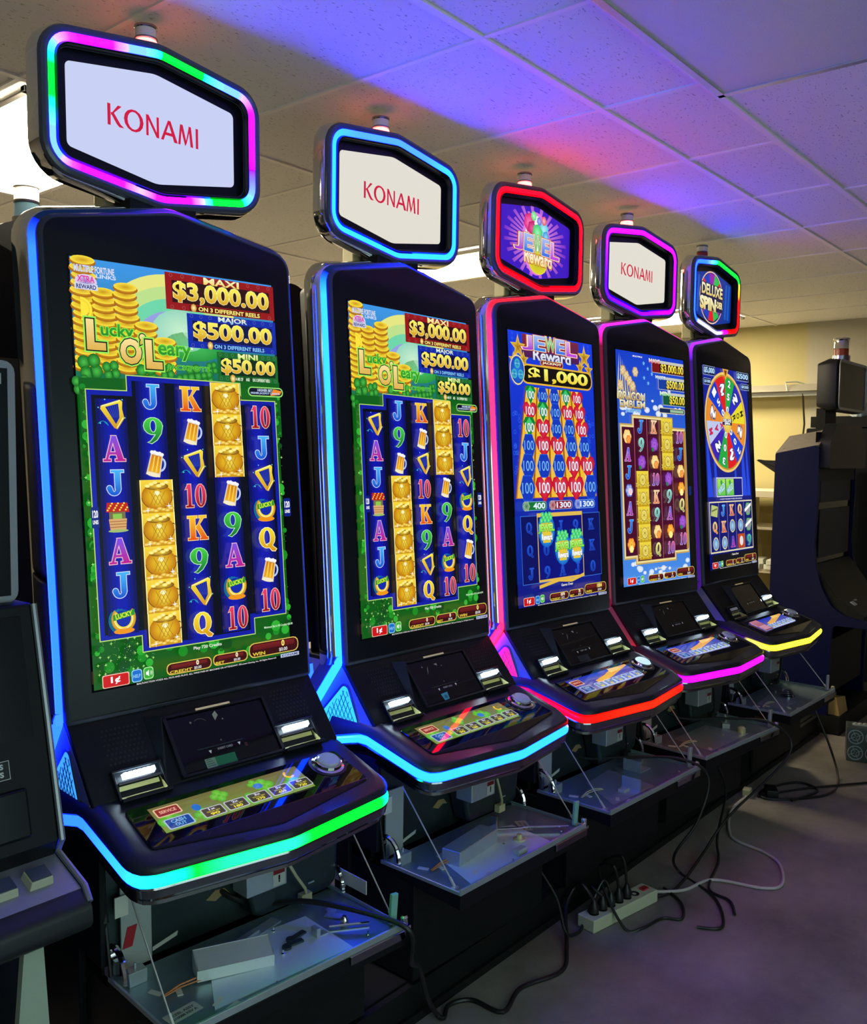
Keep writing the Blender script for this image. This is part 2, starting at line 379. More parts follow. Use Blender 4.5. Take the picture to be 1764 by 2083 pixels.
def meter(a, x0, z0, x1, z1, name, big, small):
    a.rrect(x0, z0, x1, z1, (z1-z0)*.4, S(225, 195, 90)); a.up()
    a.rrect(x0+.0022, z0+.0022, x1-.0022, z1-.0022, (z1-z0)*.38, S(60, 8, 10)); a.up()
    a.rect(x0+.012, z0+(z1-z0)*.5, x1-.012, z1-.005, S(95, 18, 20), S(120, 30, 30)); a.up()
    h = z1-z0; w = x1-x0
    a.text(name, x0+w*.07, x0+w*(.07+.08*len(name)), z0+h*.12, z0+h*.34, S(230, 200, 60), bold=.03)
    a.text(big, x0+w*.68-len(big)*h*.11, x0+w*.68+len(big)*h*.11, z0+h*.50, z0+h*.88, S(250, 245, 200) if name != 'WIN' else S(250, 235, 120), bold=.04)
    a.text(small, x0+w*.68-h*.34, x0+w*.68+h*.34, z0+h*.12, z0+h*.38, S(225, 225, 225), bold=.02)
def footer(a, credit, bet, win, cr='0.00', low=0., msg='Play 720 Credits', dark=False):
    o = low
    a.rrect(-.259, -.0005, -.197, .028+o, .004, S(240, 190, 170)); a.up(); a.rrect(-.257, .001, -.199, .026+o, .004, S(205, 15, 20)); a.up()
    a.text('1¢', -.239, -.219, .006, .022+o, WH, bold=.03)
    a.rrect(-.192, .001, -.167, .029+o, .006, S(150, 210, 250)); a.up(); a.rrect(-.190, .003, -.169, .027+o, .005, S(25, 110, 205)); a.up()
    a.text('HELP', -.188, -.171, .011, .018, S(140, 200, 250), bold=.03)
    a.rrect(-.164, .003, -.140, .030+o, .006, S(170, 240, 150)); a.up(); a.rrect(-.162, .005, -.142, .028+o, .005, S(60, 175, 60)); a.up()
    a.pg([(-.158, .013), (-.155, .013), (-.151, .009), (-.151, .024), (-.155, .020), (-.158, .020)], WH)
    a.ring(-.151, .0165, .004, .005, WH, -.8, .8, 6); a.ring(-.151, .0165, .0065, .0075, WH, -.8, .8, 6); a.up()
    meter(a, -.108, .002, .008, .029+o, 'CREDIT', credit, '$'+cr); meter(a, .012, .004, .107, .030+o, 'BET', bet, '$0.00' if bet == '0' else '$0.75')
    meter(a, .111, .006, .258, .042+o, 'WIN', win, '$0.00' if win == '0' else '$10.04')
    a.text('MALFUNCTION VOIDS ALL PAYS AND PLAYS. ALL WINS PAID BY MACHINE OR ATTENDANT. ©Konami Gaming, Inc. All Rights Reserved.', -.182, .189, -.006, -.001, S(235, 235, 235), bold=.01)
    a.rect(.202, -.006, .258, .003, S(190, 200, 230)); a.up(); a.text('KONAMI', .206, .254, -.0045, .0015, S(60, 60, 110), bold=.02)
    a.text(msg, -.038, .036, .049, .058, S(235, 235, 225), bold=.02)
def rich_panel(a, x0, z0, x1, z1, bg, inner, head, hc, amount, note, nc):
    a.rect(x0, z0, x1, z1, bg); a.up()
    for k in range(10):   # interlaced border
        xx = x0+(x1-x0)*(k+.5)/10
        for zz in (z0+.006, z1-.006): a.ring(xx, zz, .0035, .0045, mix(bg, WH, .10), 0, 2*pi, 8)
    a.up(); h = z1-z0; w = x1-x0
    a.rect(x0+w*.055, z0+h*.20, x1-w*.045, z1-h*.20, inner); a.up()
    m = (x0+x1)/2
    a.text(head, m-w*.16, m+w*.16, z1-h*.20, z1-h*.02, hc, S(255, 250, 200), bold=.03, out=S(90, 50, 10), ow=.05)
    a.text(amount, x0+w*.07, x1-w*.06, z0+h*.235, z1-h*.235, S(215, 150, 5), S(255, 245, 90), bold=.028, out=S(255, 250, 190), ow=.045, out2=S(70, 40, 0), ow2=.062)
    a.rect(x0+w*.20, z0+.001, x1-w*.14, z0+h*.17, mix(inner, bg, .3)); a.up()
    a.text(note, x0+w*.28, x1-w*.15, z0+h*.035, z0+h*.145, nc, bold=.03)
    a.ell(x0+w*.235, z0+h*.10, .008, .010, GOLD2, 8, GOLD3); a.up()
def art_clover_game():
    a = Art()
    a.rect(-.262, -.008, .262, .940, S(10, 90, 20)); a.up()
    # sky, rainbow and hills behind the title
    a.pg([(-.262, .66), (.262, .66), (.262, .94), (-.262, .94)], lambda x, z: mix(mix(S(20, 110, 40), S(120, 220, 130), (z-.66)/.12), S(60, 150, 230), (z-.80)/.14)); a.up()
    for k, c in enumerate([S(230, 230, 130), S(190, 225, 140), S(110, 215, 170), S(150, 160, 225), S(185, 120, 205)]):
        a.ring(-.02, .74, .20-.03*k, .17-.03*k, c, .5, 2.4, 18, .95)
    a.up(); a.ell(.0, .80, .075, .05, S(150, 215, 190), 18, S(200, 240, 205)); a.ell(.03, .765, .08, .035, S(40, 150, 60), 16, S(70, 190, 90)); a.up()
    # stacked gold coins down the left
    for j, (x, n) in enumerate([(-.235, 15), (-.190, 11), (-.140, 12), (-.095, 7), (-.052, 5)]):
        for k in range(n):
            z = .70+k*.0165; a.ell(x+(k*37 % 5-2)*.0012, z, .030, .012, S(165, 95, 5), 16, S(235, 175, 30)); a.up()
            a.ell(x+(k*37 % 5-2)*.0012, z+.004, .028, .0095, S(250, 225, 60), 16, S(205, 150, 10)); a.up()
    a.ring(-.247, .826, .0, .026, S(255, 230, 60), -pi/2, pi/2, 14); a.ring(-.247, .826, .018, .021, S(200, 140, 10), -pi/2, pi/2, 14); a.up()
    # dark green foliage
    for (x, z, r) in [(-.233, .700, .032), (-.185, .695, .024), (-.255, .66, .024), (-.10, .690, .030), (-.05, .70, .022), (.02, .70, .024), (.07, .715, .018), (-.15, .66, .02), (.055, .69, .02), (-.01, .68, .02)]:
        clover(a, x, z, r, S(75, 190, 70), S(8, 100, 25)); a.up()
    a.pg([(-.262, .55), (.262, .55), (.262, .69), (-.262, .675)], lambda x, z: S(8, 95, 22)); a.up()
    random.seed(8)
    for k in range(90):
        x = random.choice([-1, 1])*random.uniform(.240, .258); z = random.uniform(.02, .66)
        if k > 50: x = random.uniform(-.255, .255); z = random.uniform(.0, .095)
        r = random.uniform(.006, .016); c = random.choice([S(20, 140, 30), S(45, 175, 50), S(10, 75, 20)])
        if abs(x)+r > .262: r = max(.003, .261-abs(x))
        if z-r < -.004: z = r
        a.ell(x, z, r, r, c, 9)
    a.up()
    for k in range(150):
        x = random.uniform(-.255, -.12); z = random.uniform(.025, .10)
        if k > 90: x = random.choice([-1, 1])*random.uniform(.242, .259); z = random.uniform(.1, .65)
        a.star(x, z, random.choice([.001, .0012, .004]), S(190, 250, 140), 4, .25)
    a.up()
    # title
    cel, lime = S(225, 170, 60), S(70, 190, 40)
    def big(t, x0, x1, z0, z1): a.text(t, x0, x1, z0, z1, S(225, 180, 80), S(250, 225, 150), bold=.055, out=S(20, 20, 5), ow=.09, out2=S(150, 240, 90), ow2=.13)
    def sm(t, x0, x1, z0, z1): a.text(t, x0, x1, z0, z1, S(30, 120, 30), S(60, 170, 50), bold=.02, out=S(130, 235, 70), ow=.06)
    big('L', -.234, -.200, .742, .800); sm('ucky', -.205, -.130, .763, .798); big('O', -.160, -.115, .715, .765); big('’', -.112, -.104, .762, .778)
    big('L', -.098, -.066, .708, .765); sm('eary', -.070, .012, .728, .760); sm('JACKPOTS', -.050, .060, .702, .716)
    a.text('™', .012, .018, .755, .760, WH)
    a.text('MULTIPLE FORTUNE', -.259, -.168, .906, .920, S(210, 220, 245), bold=.04, out=S(60, 80, 160), ow=.06); a.text('LINKS', -.21, -.165, .896, .904, S(200, 215, 250), bold=.04)
    a.ell(-.234, .885, .025, .016, S(225, 215, 240), 18, S(110, 90, 190)); a.up(); a.text('XTRA', -.253, -.215, .884, .897, S(220, 60, 170), bold=.04, out=WH, ow=.06)
    a.rect(-.260, .867, -.208, .880, S(215, 220, 240)); a.up(); a.text('REWARD', -.256, -.212, .869, .878, S(40, 40, 120), bold=.03)
    # jackpots
    rich_panel(a, -.045, .846, .256, .932, S(150, 15, 15), S(45, 5, 5), 'MAXI', S(245, 205, 90), '$3,000.00', 'ON 3 DIFFERENT REELS', S(255, 235, 120))
    rich_panel(a, .006, .760, .256, .841, S(10, 40, 170), S(5, 8, 70), 'MAJOR', S(120, 200, 250), '$500.00', 'ON 3 DIFFERENT REELS', S(130, 200, 255))
    rich_panel(a, .081, .685, .256, .755, S(15, 105, 35), S(3, 40, 10), 'MINI', S(200, 240, 90), '$50.00', 'A MIX OF      AND      ON 3 DIFFERENT REELS', S(220, 250, 210))
    # reel window
    fr = [(-.251, .098), (-.153, .098), (-.153, .060), (.147, .060), (.147, .099), (.242, .099), (.242, .641), (.142, .641), (.142, .682), (-.157, .686), (-.157, .651), (-.252, .651)]
    a.pg(fr, S(190, 225, 110)); a.up(); a.pg(off(fr, -.0022), S(10, 25, 165)); a.up(); a.pg(off(fr, -.013), S(1, 3, 22)); a.up()
    dz = .0757
    cols = [(-.195, .596, 'hAJwAJs'), (-.0995, .638, 'J9mppppp'), (-.004, .636, 'Kmh0K9hQ'), (.090, .640, 'pppm9As0'), (.185, .597, '0JhsQm0')]
    for x, zt, st in cols:
        n = len(st)
        for k in range(4): w = .036-.008*k; a.pg([(x-w, zt-dz*(n-1)-.034), (x+w, zt-dz*(n-1)-.034), (x+w, zt+.034), (x-w, zt+.034)], mix(S(1, 3, 22), S(8, 20, 190), (k+1)/5)); a.up()
    for x, zt, st in cols:
        for i, g in enumerate(st):
            z = zt-dz*i
            if g == 'h': sym_harp(a, x, z, .072)
            elif g == 'm': sym_mug(a, x, z, .070)
            elif g == 's': sym_shoe(a, x, z, .072)
            elif g == 'w': sym_well(a, x, z, .070)
            elif g == 'p': sym_pot(a, x, z, .082, .0757)
            elif g == '0':
                for c_, q in (('1', -.016), ('0', .013)): a.glyph(c_, x+q, z, .030 if c_ == '0' else .026, .054, S(150, 0, 20), S(240, 60, 110), S(240, 200, 160), .0017)
            else:
                c, c2, o = {'A': (S(190, 20, 140), S(120, 80, 230), S(240, 190, 200)), 'J': (S(20, 80, 210), S(70, 180, 250), S(200, 220, 250)), 'K': (S(230, 70, 20), S(250, 200, 40), S(250, 220, 130)), 'Q': (S(220, 150, 10), S(250, 230, 50), S(250, 245, 190)), '9': (S(10, 110, 50), S(70, 210, 70), S(190, 240, 190))}[g]
                a.glyph(g, x, z, .050 if g != 'J' else .046, .056, c, c2, o, .0017)
    for k in (-1, 1):
        x0, x1 = (-.262, -.244) if k < 0 else (.238, .259)
        a.rrect(x0, .347, x1, .393, .003, S(10, 30, 130)); a.up(); a.text('120', x0+.003, x1-.003, .370, .385, WH, bold=.03); a.text('LINES', x0+.003, x1-.003, .356, .364, WH, bold=.03)
    a.rrect(.150, .648, .254, .672, .011, S(150, 225, 110)); a.up(); a.rrect(.153, .651, .251, .669, .009, S(5, 10, 40)); a.up()
    a.pg([(.215, .651), (.245, .655), (.250, .664), (.225, .668)], S(240, 140, 30)); a.up()
    a.text('HIGHER BET', .178, .222, .661, .667, S(200, 220, 250), bold=.03); a.text('HIGHER JACKPOT CHANCE', .158, .242, .653, .659, S(190, 210, 250), bold=.03)
    a.text('Minimum Bet is 90 Credits=$0.90', .160, .245, .072, .078, S(210, 240, 200), bold=.02)
    footer(a, '0', '0', '0'); return a
def heart(a, x, z, s, c, c2):
    n = 16; pts = []
    for i in range(n): t = 2*pi*i/n; pts.append((x+s*.0345*16*sin(t)**3, z+s*.036*(13*cos(t)-5*cos(2*t)-2*cos(3*t)-cos(4*t))))
    ids = [a.vert(a.P(*p), c) for p in pts]; k = a.vert(a.P(x, z+.1*s), c2)
    for i in range(n): a.face((ids[i], ids[(i+1) % n], k))
    a.up()
def rainbow_title(a, x0, x1, z0, z1):
    cs = [S(170, 40, 210), S(30, 120, 230), S(60, 190, 60), S(40, 110, 230), S(190, 50, 220)]; w = (x1-x0)/5
    for i, ch in enumerate('JEWEL'):
        dz = (z1-z0)*.06*abs(i-2)
        a.text(ch, x0+w*i+w*.06, x0+w*(i+1)-w*.04, z0-dz, z1-dz, cs[i], mix(cs[i], WH, .4), bold=.03, out=S(245, 235, 200), ow=.06, out2=S(190, 60, 20), ow2=.085)
def art_gem_game():
    a = Art(); B1, B2 = S(5, 15, 120), S(20, 60, 225)
    a.pg([(-.262, -.008), (.262, -.008), (.262, .94), (-.262, .94)], lambda x, z: mix(B1, B2, z/.9)); a.up()
    random.seed(3)
    for k in range(60):
        x = random.choice([-1, 1])*random.uniform(.15, .25); z = random.uniform(.45, .66); a.ring(x, z, .006, .0075, S(50, 110, 240), 0, 2*pi, 6)
    for x in (-.235, -.205, .205, .235):
        for k in range(7): a.star(x, .935-.018*k-.004, .008, S(30, 80, 230), 4, .6)
    a.up()
    a.rect(-.18, .855, .17, .935, S(70, 25, 90), S(120, 40, 60)); a.up()
    for sx in (-1, 1):
        for (px, pz, r) in ((.205, .885, .045), (.175, .845, .03), (.232, .84, .03)):
            a.star(sx*px, pz, r, S(235, 190, 60), 5, .42, pi/2, S(150, 100, 10)); a.up()
    a.text('Reward', -.118, .112, .850, .888, S(200, 210, 225), S(250, 250, 255), bold=.025, out=S(60, 60, 110), ow=.055)
    rainbow_title(a, -.178, .150, .888, .936)
    a.rrect(-.196, .762, .250, .832, .034, S(230, 180, 50)); a.up(); a.rrect(-.190, .768, .244, .826, .030, S(15, 8, 5)); a.up()
    a.text('$1,000', -.150, .216, .774, .820, S(230, 200, 30), S(255, 255, 120), bold=.035)
    a.rrect(-.080, .832, .060, .852, .009, S(225, 170, 60)); a.up(); a.rrect(-.077, .834, .057, .850, .008, S(120, 10, 40)); a.up(); a.text('JACKPOT', -.068, .048, .837, .847, S(250, 240, 200), bold=.04)
    a.ell(-.217, .806, .042, .052, S(235, 215, 150), 24); a.up(); a.ell(-.217, .806, .038, .047, S(20, 70, 190), 24, S(40, 120, 220)); a.up()
    for dx, dz_ in ((0, .022), (-.018, -.014), (.018, -.014)): a.ell(-.217+dx, .806+dz_, .016, .017, S(60, 190, 200), 10, S(30, 70, 190)); a.text('JEWEL', -.229+dx, -.205+dx, .802+dz_, .808+dz_, S(150, 230, 250), bold=.04)
    a.up()
    # golden tapering board of jewels
    a.pg([(-.255, .365), (.250, .365), (.165, .752), (-.175, .752)], S(190, 120, 20)); a.up()
    for k in range(5):
        t0, t1 = -.175+.068*k, -.175+.068*(k+1); b0, b1 = -.255+.101*k, -.255+.101*(k+1)
        a.pg([(b0+.008, .367), (b1-.006, .367), (t1-.004, .752), (t0+.004, .752)], S(240, 190, 50)); a.line([(b0, .367), (t0, .752)], .004, S(120, 70, 10)); a.up()
        a.pg([(b0+.036, .367), (b1-.036, .367), (t1-.022, .752), (t0+.022, .752)], S(255, 225, 120)); a.up()
    rows = ['gbbgr', 'rgbrr', 'grbbr', 'brrbb', 'bbbrr', 'brrrb']; zz = [.724, .668, .610, .548, .477, .400]
    for j, row in enumerate(rows):
        z = zz[j]; t = (z-.365)/(.752-.365); xl = -.205+(-.146+.205)*t; xr = .200+(.132-.200)*t; s = .088-.028*t
        for i, g in enumerate(row):
            x = xl+(xr-xl)*i/4
            if g == 'r': heart(a, x, z, s*1.12, S(190, 5, 40), S(250, 60, 90))
            elif g == 'g': a.pg([(x-.5*s, z+.25*s), (x-.3*s, z+.52*s), (x+.3*s, z+.52*s), (x+.5*s, z+.25*s), (x, z-.55*s)], S(10, 130, 50)); a.up(); a.pg([(x-.28*s, z+.22*s), (x, z+.5*s), (x+.28*s, z+.22*s), (x, z-.3*s)], S(60, 200, 110)); a.up()
            else:
                hx = [(x-.52*s, z), (x-.28*s, z+.52*s), (x+.28*s, z+.52*s), (x+.52*s, z), (x+.28*s, z-.52*s), (x-.28*s, z-.52*s)]
                a.pg(hx, S(30, 90, 220)); a.up(); a.pg(off(hx, -.003), S(15, 55, 190)); a.up()
            a.text('100', x-.36*s, x+.36*s, z-.22*s, z+.22*s, S(240, 245, 255) if g != 'b' else S(110, 175, 250), bold=.012, out=S(20, 20, 80), ow=.035)
    for x0, x1, t, c in ((-.235, -.095, '400', S(15, 120, 50)), (-.080, .065, '1300', S(150, 10, 40)), (.080, .215, '1300', S(25, 80, 200))):
        a.rrect(x0, .322, x1, .354, .013, S(130, 170, 220)); a.up(); a.rrect(x0+.002, .324, x1-.002, .352, .012, c); a.up()
        a.star(x0+.022, .338, .020, mix(c, WH, .35), 6, .8, 0, c); a.up(); a.text(t, x1-.018-.020*len(t), x1-.010, .328, .348, S(225, 240, 255), bold=.03)
    a.rect(-.252, .070, .243, .305, S(60, 120, 220)); a.up(); a.rect(-.250, .072, .241, .303, S(4, 10, 95)); a.up()
    a.rect(-.158, .072, .124, .312, S(225, 185, 80)); a.up(); a.rect(-.154, .080, .120, .298, S(5, 12, 120)); a.up()
    a.pg([(-.158, .062), (-.04, .078), (.05, .070), (.124, .086), (.124, .074), (.04, .058), (-.04, .066), (-.158, .050)], S(225, 185, 70)); a.up()
    for j in range(3):
        for i, x in enumerate((-.205, -.110, -.018, .078, .180)):
            g = 'QAJ9KQ0AQKJ9AJ0'[(j*5+i) % 15]; a.glyph(g if g in GLY else 'Q', x, .262-.078*j, .036, .040, S(15, 40, 160), S(30, 80, 210), S(40, 100, 225), .001)
    for x, z in ((-.108, .258), (-.014, .190), (.074, .192)):
        a.ell(x, z-.005, .050, .062, S(20, 90, 200), 18, S(60, 220, 230)); a.up(); a.pg([(x-.034, z+.02), (x+.034, z+.02), (x+.022, z-.050), (x-.022, z-.050)], S(230, 200, 60)); a.up()
        for k in range(9): a.star(x+(-.028+.007*k), z+.028+.010*((k*5) % 3), .012, S(30, 190, 90), 5, .7, k, S(140, 250, 160))
        a.up(); a.text('JEWEL', x-.046, x+.046, z-.016, z+.014, S(90, 220, 60), S(190, 250, 120), bold=.06, out=S(20, 90, 20), ow=.09); a.text('Reward', x-.030, x+.032, z-.040, z-.020, WH, bold=.04, out=S(20, 90, 60), ow=.07)
    footer(a, '1074', '75', '1004', '10.74', msg='Game Over'); return a
def rosette(a, x, z, r, c, c2, n=6):
    for k in range(n): t = 2*pi*k/n; a.ell(x+cos(t)*r*.5, z+sin(t)*r*.5, r*.5, r*.5, c, 9, c2)
    a.up(); a.ell(x, z, r*.35, r*.35, c2, 9, c); a.up()
def art_palace_game():
    a = Art()
    a.pg([(-.262, -.008), (.262, -.008), (.262, .94), (-.262, .94)], lambda x, z: mix(S(70, 140, 230), S(15, 60, 200), z/.9)); a.up()
    random.seed(5)
    for k in range(40):
        x, z = random.choice([(random.uniform(-.1, .24), random.uniform(.69, .80)), (random.uniform(-.24, .24), random.uniform(.0, .08)), (random.uniform(-.24, -.1), random.uniform(.67, .72))]); r = random.uniform(.01, .022); a.ell(x, z, min(r, .261-abs(x)), min(r*.6, z+.007), S(200, 215, 245), 10, S(240, 245, 255))
    a.up()
    # gilded ornament top left (plain scrollwork)
    for k in range(9): t = k/8; a.pg([(-.262+.02*k, .745), (-.250+.02*k, .745), (-.235+.010*k, .930-.012*k)], mix(S(230, 220, 150), S(180, 130, 60), t)); a.up()
    for k in range(6): rosette(a, -.235+.022*k, .80+.02*((k*3) % 4), .022, S(190, 140, 60), S(250, 240, 200))
    for k in range(5): a.star(-.06+.03*(k % 3), .90-.02*k, .010, S(120, 190, 250), 5, .5)
    a.up(); a.text('MULTIPLE', -.14, -.07, .921, .927, WH)
    def lg(t, x0, x1, z0, z1): a.text(t, x0, x1, z0, z1, S(190, 150, 70), S(255, 250, 210), bold=.03, out=S(60, 50, 40), ow=.06)
    lg('DRAGON', -.252, -.060, .742, .775); lg('EMBLEM', -.245, -.062, .712, .740); a.text('JACKPOTS', -.205, -.095, .690, .706, S(60, 170, 230), bold=.05, out=WH, ow=.08)
    for nm, z0, z1, x0, am, c, c2, hc in (('MAXI', .868, .922, .0, '$3,000.00', S(120, 15, 20), S(50, 5, 10), S(220, 80, 70)), ('MAJOR', .800, .855, .045, '$500.00', S(20, 60, 160), S(8, 20, 80), S(90, 170, 240)), ('MINI', .735, .790, .075, '$50.00', S(15, 90, 60), S(5, 40, 30), S(120, 220, 120))):
        a.rect(x0, z0, .256, z1, S(200, 200, 190)); a.up(); a.rect(x0+.002, z0+.002, .256, z1-.012, c); a.up(); a.rect(x0+.06, z0+.004, .254, z1-.014, c2); a.up()
        a.text(nm, x0-.02, x0+.06, z1-.014, z1+.002, hc, WH, bold=.05, out=S(60, 30, 20), ow=.08)
        w = .020*len(am); a.text(am, .250-w, .252, z0+.003, z1-.014, S(220, 180, 20), S(255, 245, 90), bold=.03, out=S(90, 70, 0), ow=.045)
    a.rrect(.040, .700, .252, .724, .011, S(225, 210, 170)); a.up(); a.rrect(.044, .703, .248, .721, .009, S(20, 40, 80)); a.up(); a.rect(.13, .706, .24, .718, S(150, 190, 150)); a.up()
    fr = [(-.252, .105), (-.168, .105), (-.168, .080), (.135, .080), (.135, .108), (.242, .108), (.242, .636), (.140, .636), (.140, .678), (-.164, .678), (-.164, .640), (-.252, .640)]
    a.pg(off(fr, .006), S(190, 160, 90)); a.up(); a.pg(fr, S(240, 220, 150)); a.up(); a.pg(off(fr, -.008), S(70, 5, 40)); a.up()
    a.rect(.228, .12, .250, .63, S(190, 140, 60)); a.up()
    for x in (-.156, -.060, .036, .130): a.line([(x, .09), (x, .67)], .002, S(220, 130, 130))
    a.up(); dz = .0725
    cols = [(-.206, .594, 'cAJwAJf'), (-.109, .636, 'J9rdddddd'[:8]), (-.014, .638, 'Krc0K9cQ'), (.083, .640, 'dddr9Af0'), (.180, .600, '0JcfQr0')]
    for x, zt, st in cols:
        for i, g in enumerate(st):
            z = zt-dz*i
            if g == 'c': rosette(a, x, z, .030, S(245, 190, 80), S(255, 245, 190)); rosette(a, x+.008, z-.012, .018, S(230, 90, 40), S(250, 200, 90))
            elif g == 'f': rosette(a, x, z, .028, S(240, 110, 20), S(255, 220, 80)); rosette(a, x, z-.018, .016, S(250, 230, 100), S(255, 250, 190))
            elif g == 'r': rosette(a, x, z, .030, S(110, 40, 170), S(190, 110, 230), 7); rosette(a, x-.014, z-.022, .010, S(20, 90, 50), S(60, 150, 90))
            elif g == 'w': rosette(a, x, z, .028, S(30, 80, 190), S(220, 230, 250)); rosette(a, x+.008, z-.005, .015, S(240, 240, 250), S(250, 160, 150))
            elif g == 'd':  # golden ornamental tile
                a.rect(x-.044, z-dz/2, x+.044, z+dz/2, S(190, 150, 20), S(240, 215, 60)); a.up()
                for k in range(7): a.star(x+(-.04+.0133*k), z+(.02 if k % 2 else -.02), .014, S(250, 235, 90), 5, .4, k, S(150, 110, 10))
                a.up(); a.ring(x, z, .016, .024, S(255, 250, 150), 0, 2*pi, 14, 1., S(160, 110, 5)); a.up(); a.star(x, z, .017, S(250, 240, 120), 8, .5, 0, S(140, 95, 5)); a.up()
            elif g == '0':
                for c_, q in (('1', -.015), ('0', .013)): a.glyph(c_, x+q, z, .030 if c_ == '0' else .022, .050, S(40, 60, 200), S(220, 60, 150), S(250, 200, 240), .0016, .1)
            else:
                c, c2, o = {'A': (S(190, 20, 160), S(60, 110, 240), S(220, 190, 250)), 'J': (S(10, 60, 210), S(40, 140, 250), S(140, 200, 250)), 'K': (S(240, 110, 60), S(250, 210, 160), S(250, 230, 190)), 'Q': (S(150, 160, 50), S(240, 235, 120), S(250, 250, 200)), '9': (S(20, 120, 130), S(130, 230, 210), S(220, 250, 240))}[g]
                a.glyph(g, x, z, .042, .054, c, c2, o, .0016, .12)
    a.rrect(.240, .35, .258, .39, .003, S(10, 40, 110)); a.up()
    footer(a, '0', '0', '0', msg='Game Over'); return a
def art_wheel_game():
    a = Art()
    a.pg([(-.262, -.008), (.262, -.008), (.262, .94), (-.262, .94)], lambda x, z: mix(S(5, 15, 110), S(15, 30, 150), z/.9)); a.up()
    for k, (x, w) in enumerate([(-.22, .03), (-.15, .02), (.18, .03), (.23, .02), (.08, .015)]): a.pg([(x-w, .33), (x+w, .33), (x+w*.3-.02, .60), (x-w*.2-.02, .60)], S(30, 70, 220)); a.up()
    cx, cz, R = -.014, .684, .240
    a.ell(cx, cz, R, R, S(240, 200, 110), 48); a.up(); a.ell(cx, cz, R*.95, R*.95, S(190, 140, 50), 48); a.up()
    segs = [('250', S(30, 170, 60)), ('?', S(40, 40, 190)), ('MORE', S(235, 220, 40)), ('?', S(235, 140, 40)), ('200', S(20, 60, 210)), ('?', S(225, 25, 30)), ('300', S(30, 170, 60)), ('?', S(60, 30, 180)), ('MAX', S(190, 200, 235)), ('?', S(235, 140, 40)), ('150', S(20, 60, 210)), ('?', S(225, 25, 30))]
    n = 12
    for k, (t, c) in enumerate(segs):
        a1 = pi/2-2*pi*k/n; a0 = a1-2*pi/n
        pts = [(cx, cz)]+[(cx+R*.92*cos(a0+(a1-a0)*j/5), cz+R*.92*sin(a0+(a1-a0)*j/5)) for j in range(6)]
        for j in range(1, 6): a.pg([pts[0], pts[j], pts[j+1]], c)
    a.up()
    for k, (t, c) in enumerate(segs):
        am = pi/2-2*pi*(k+.5)/n; L = len(t)
        for j, ch in enumerate(t):
            rr = R*(.80-.60*(j/(max(1, L-1)) if L > 1 else .25)*(.9 if L < 4 else 1)); x, z = cx+rr*cos(am), cz+rr*sin(am); s = .016 if L > 1 else .026
            a.text(ch, x-s*.8, x+s*.8, z-s, z+s, WH if t not in ('MORE', 'MAX') else (S(30, 30, 30) if t == 'MORE' else S(220, 30, 80)), bold=.03, out=S(30, 50, 120) if t != 'MORE' else None, ow=.07, rot=am-pi/2)
    a.ell(cx, cz, .052, .052, S(225, 180, 70), 20, S(250, 230, 120)); a.up(); a.rect(cx-.052, cz-.014, cx+.052, cz+.016, S(20, 30, 60)); a.up(); a.text('DELUXE', cx-.046, cx+.046, cz+.002, cz+.014, WH, bold=.04); a.text('SPIN', cx-.03, cx+.03, cz-.012, cz-.001, WH, bold=.04)
    a.pg([(cx-.035, .938), (cx+.035, .938), (cx, .885)], S(230, 170, 60)); a.up(); a.pg([(cx-.018, .932), (cx+.018, .932), (cx, .902)], S(120, 60, 20)); a.up()
    for x0, z0, x1, z1, t in ((-.262, .895, -.135, .938, '$5,000'), (-.262, .850, -.185, .880, '$100'), (.115, .895, .262, .938, '$500'), (.165, .852, .262, .882, '$20')):
        a.rect(x0, z0, x1, z1, S(170, 190, 220)); a.up(); a.rect(x0+.002, z0+.002, x1-.002, z1-.002, S(10, 20, 70)); a.up(); a.text(t, x0+.008, x1-.008, z0+.008, z1-.008, S(180, 220, 250), bold=.04)
    a.rect(-.170, .328, .134, .420, S(225, 225, 235)); a.up(); a.rect(-.165, .333, .129, .415, S(8, 20, 130)); a.up()
    for x in (-.115, -.018):
        a.rect(x-.045, .335, x+.045, .413, S(90, 200, 70), S(170, 230, 90)); a.up(); a.text('WILD', x-.036, x+.036, .352, .380, S(190, 230, 250), bold=.05, out=S(20, 80, 120), ow=.09, rot=.5); rosette(a, x, .397, .012, S(20, 120, 60), S(60, 190, 90))
    a.text('3 WILDS TRIGGERS WHEEL SPIN BONUS', -.14, .12, .315, .321, S(220, 220, 240))
    a.rect(-.268+.006, .068, .240, .308, S(225, 215, 180)); a.up(); a.rect(-.256, .075, .234, .302, S(5, 15, 110)); a.up()
    for x in (-.160, -.062, .036, .134): a.line([(x, .075), (x, .302)], .003, S(150, 140, 190))
    a.up(); g3 = ['cJKQw', 'QKggw', 'ggAt9']
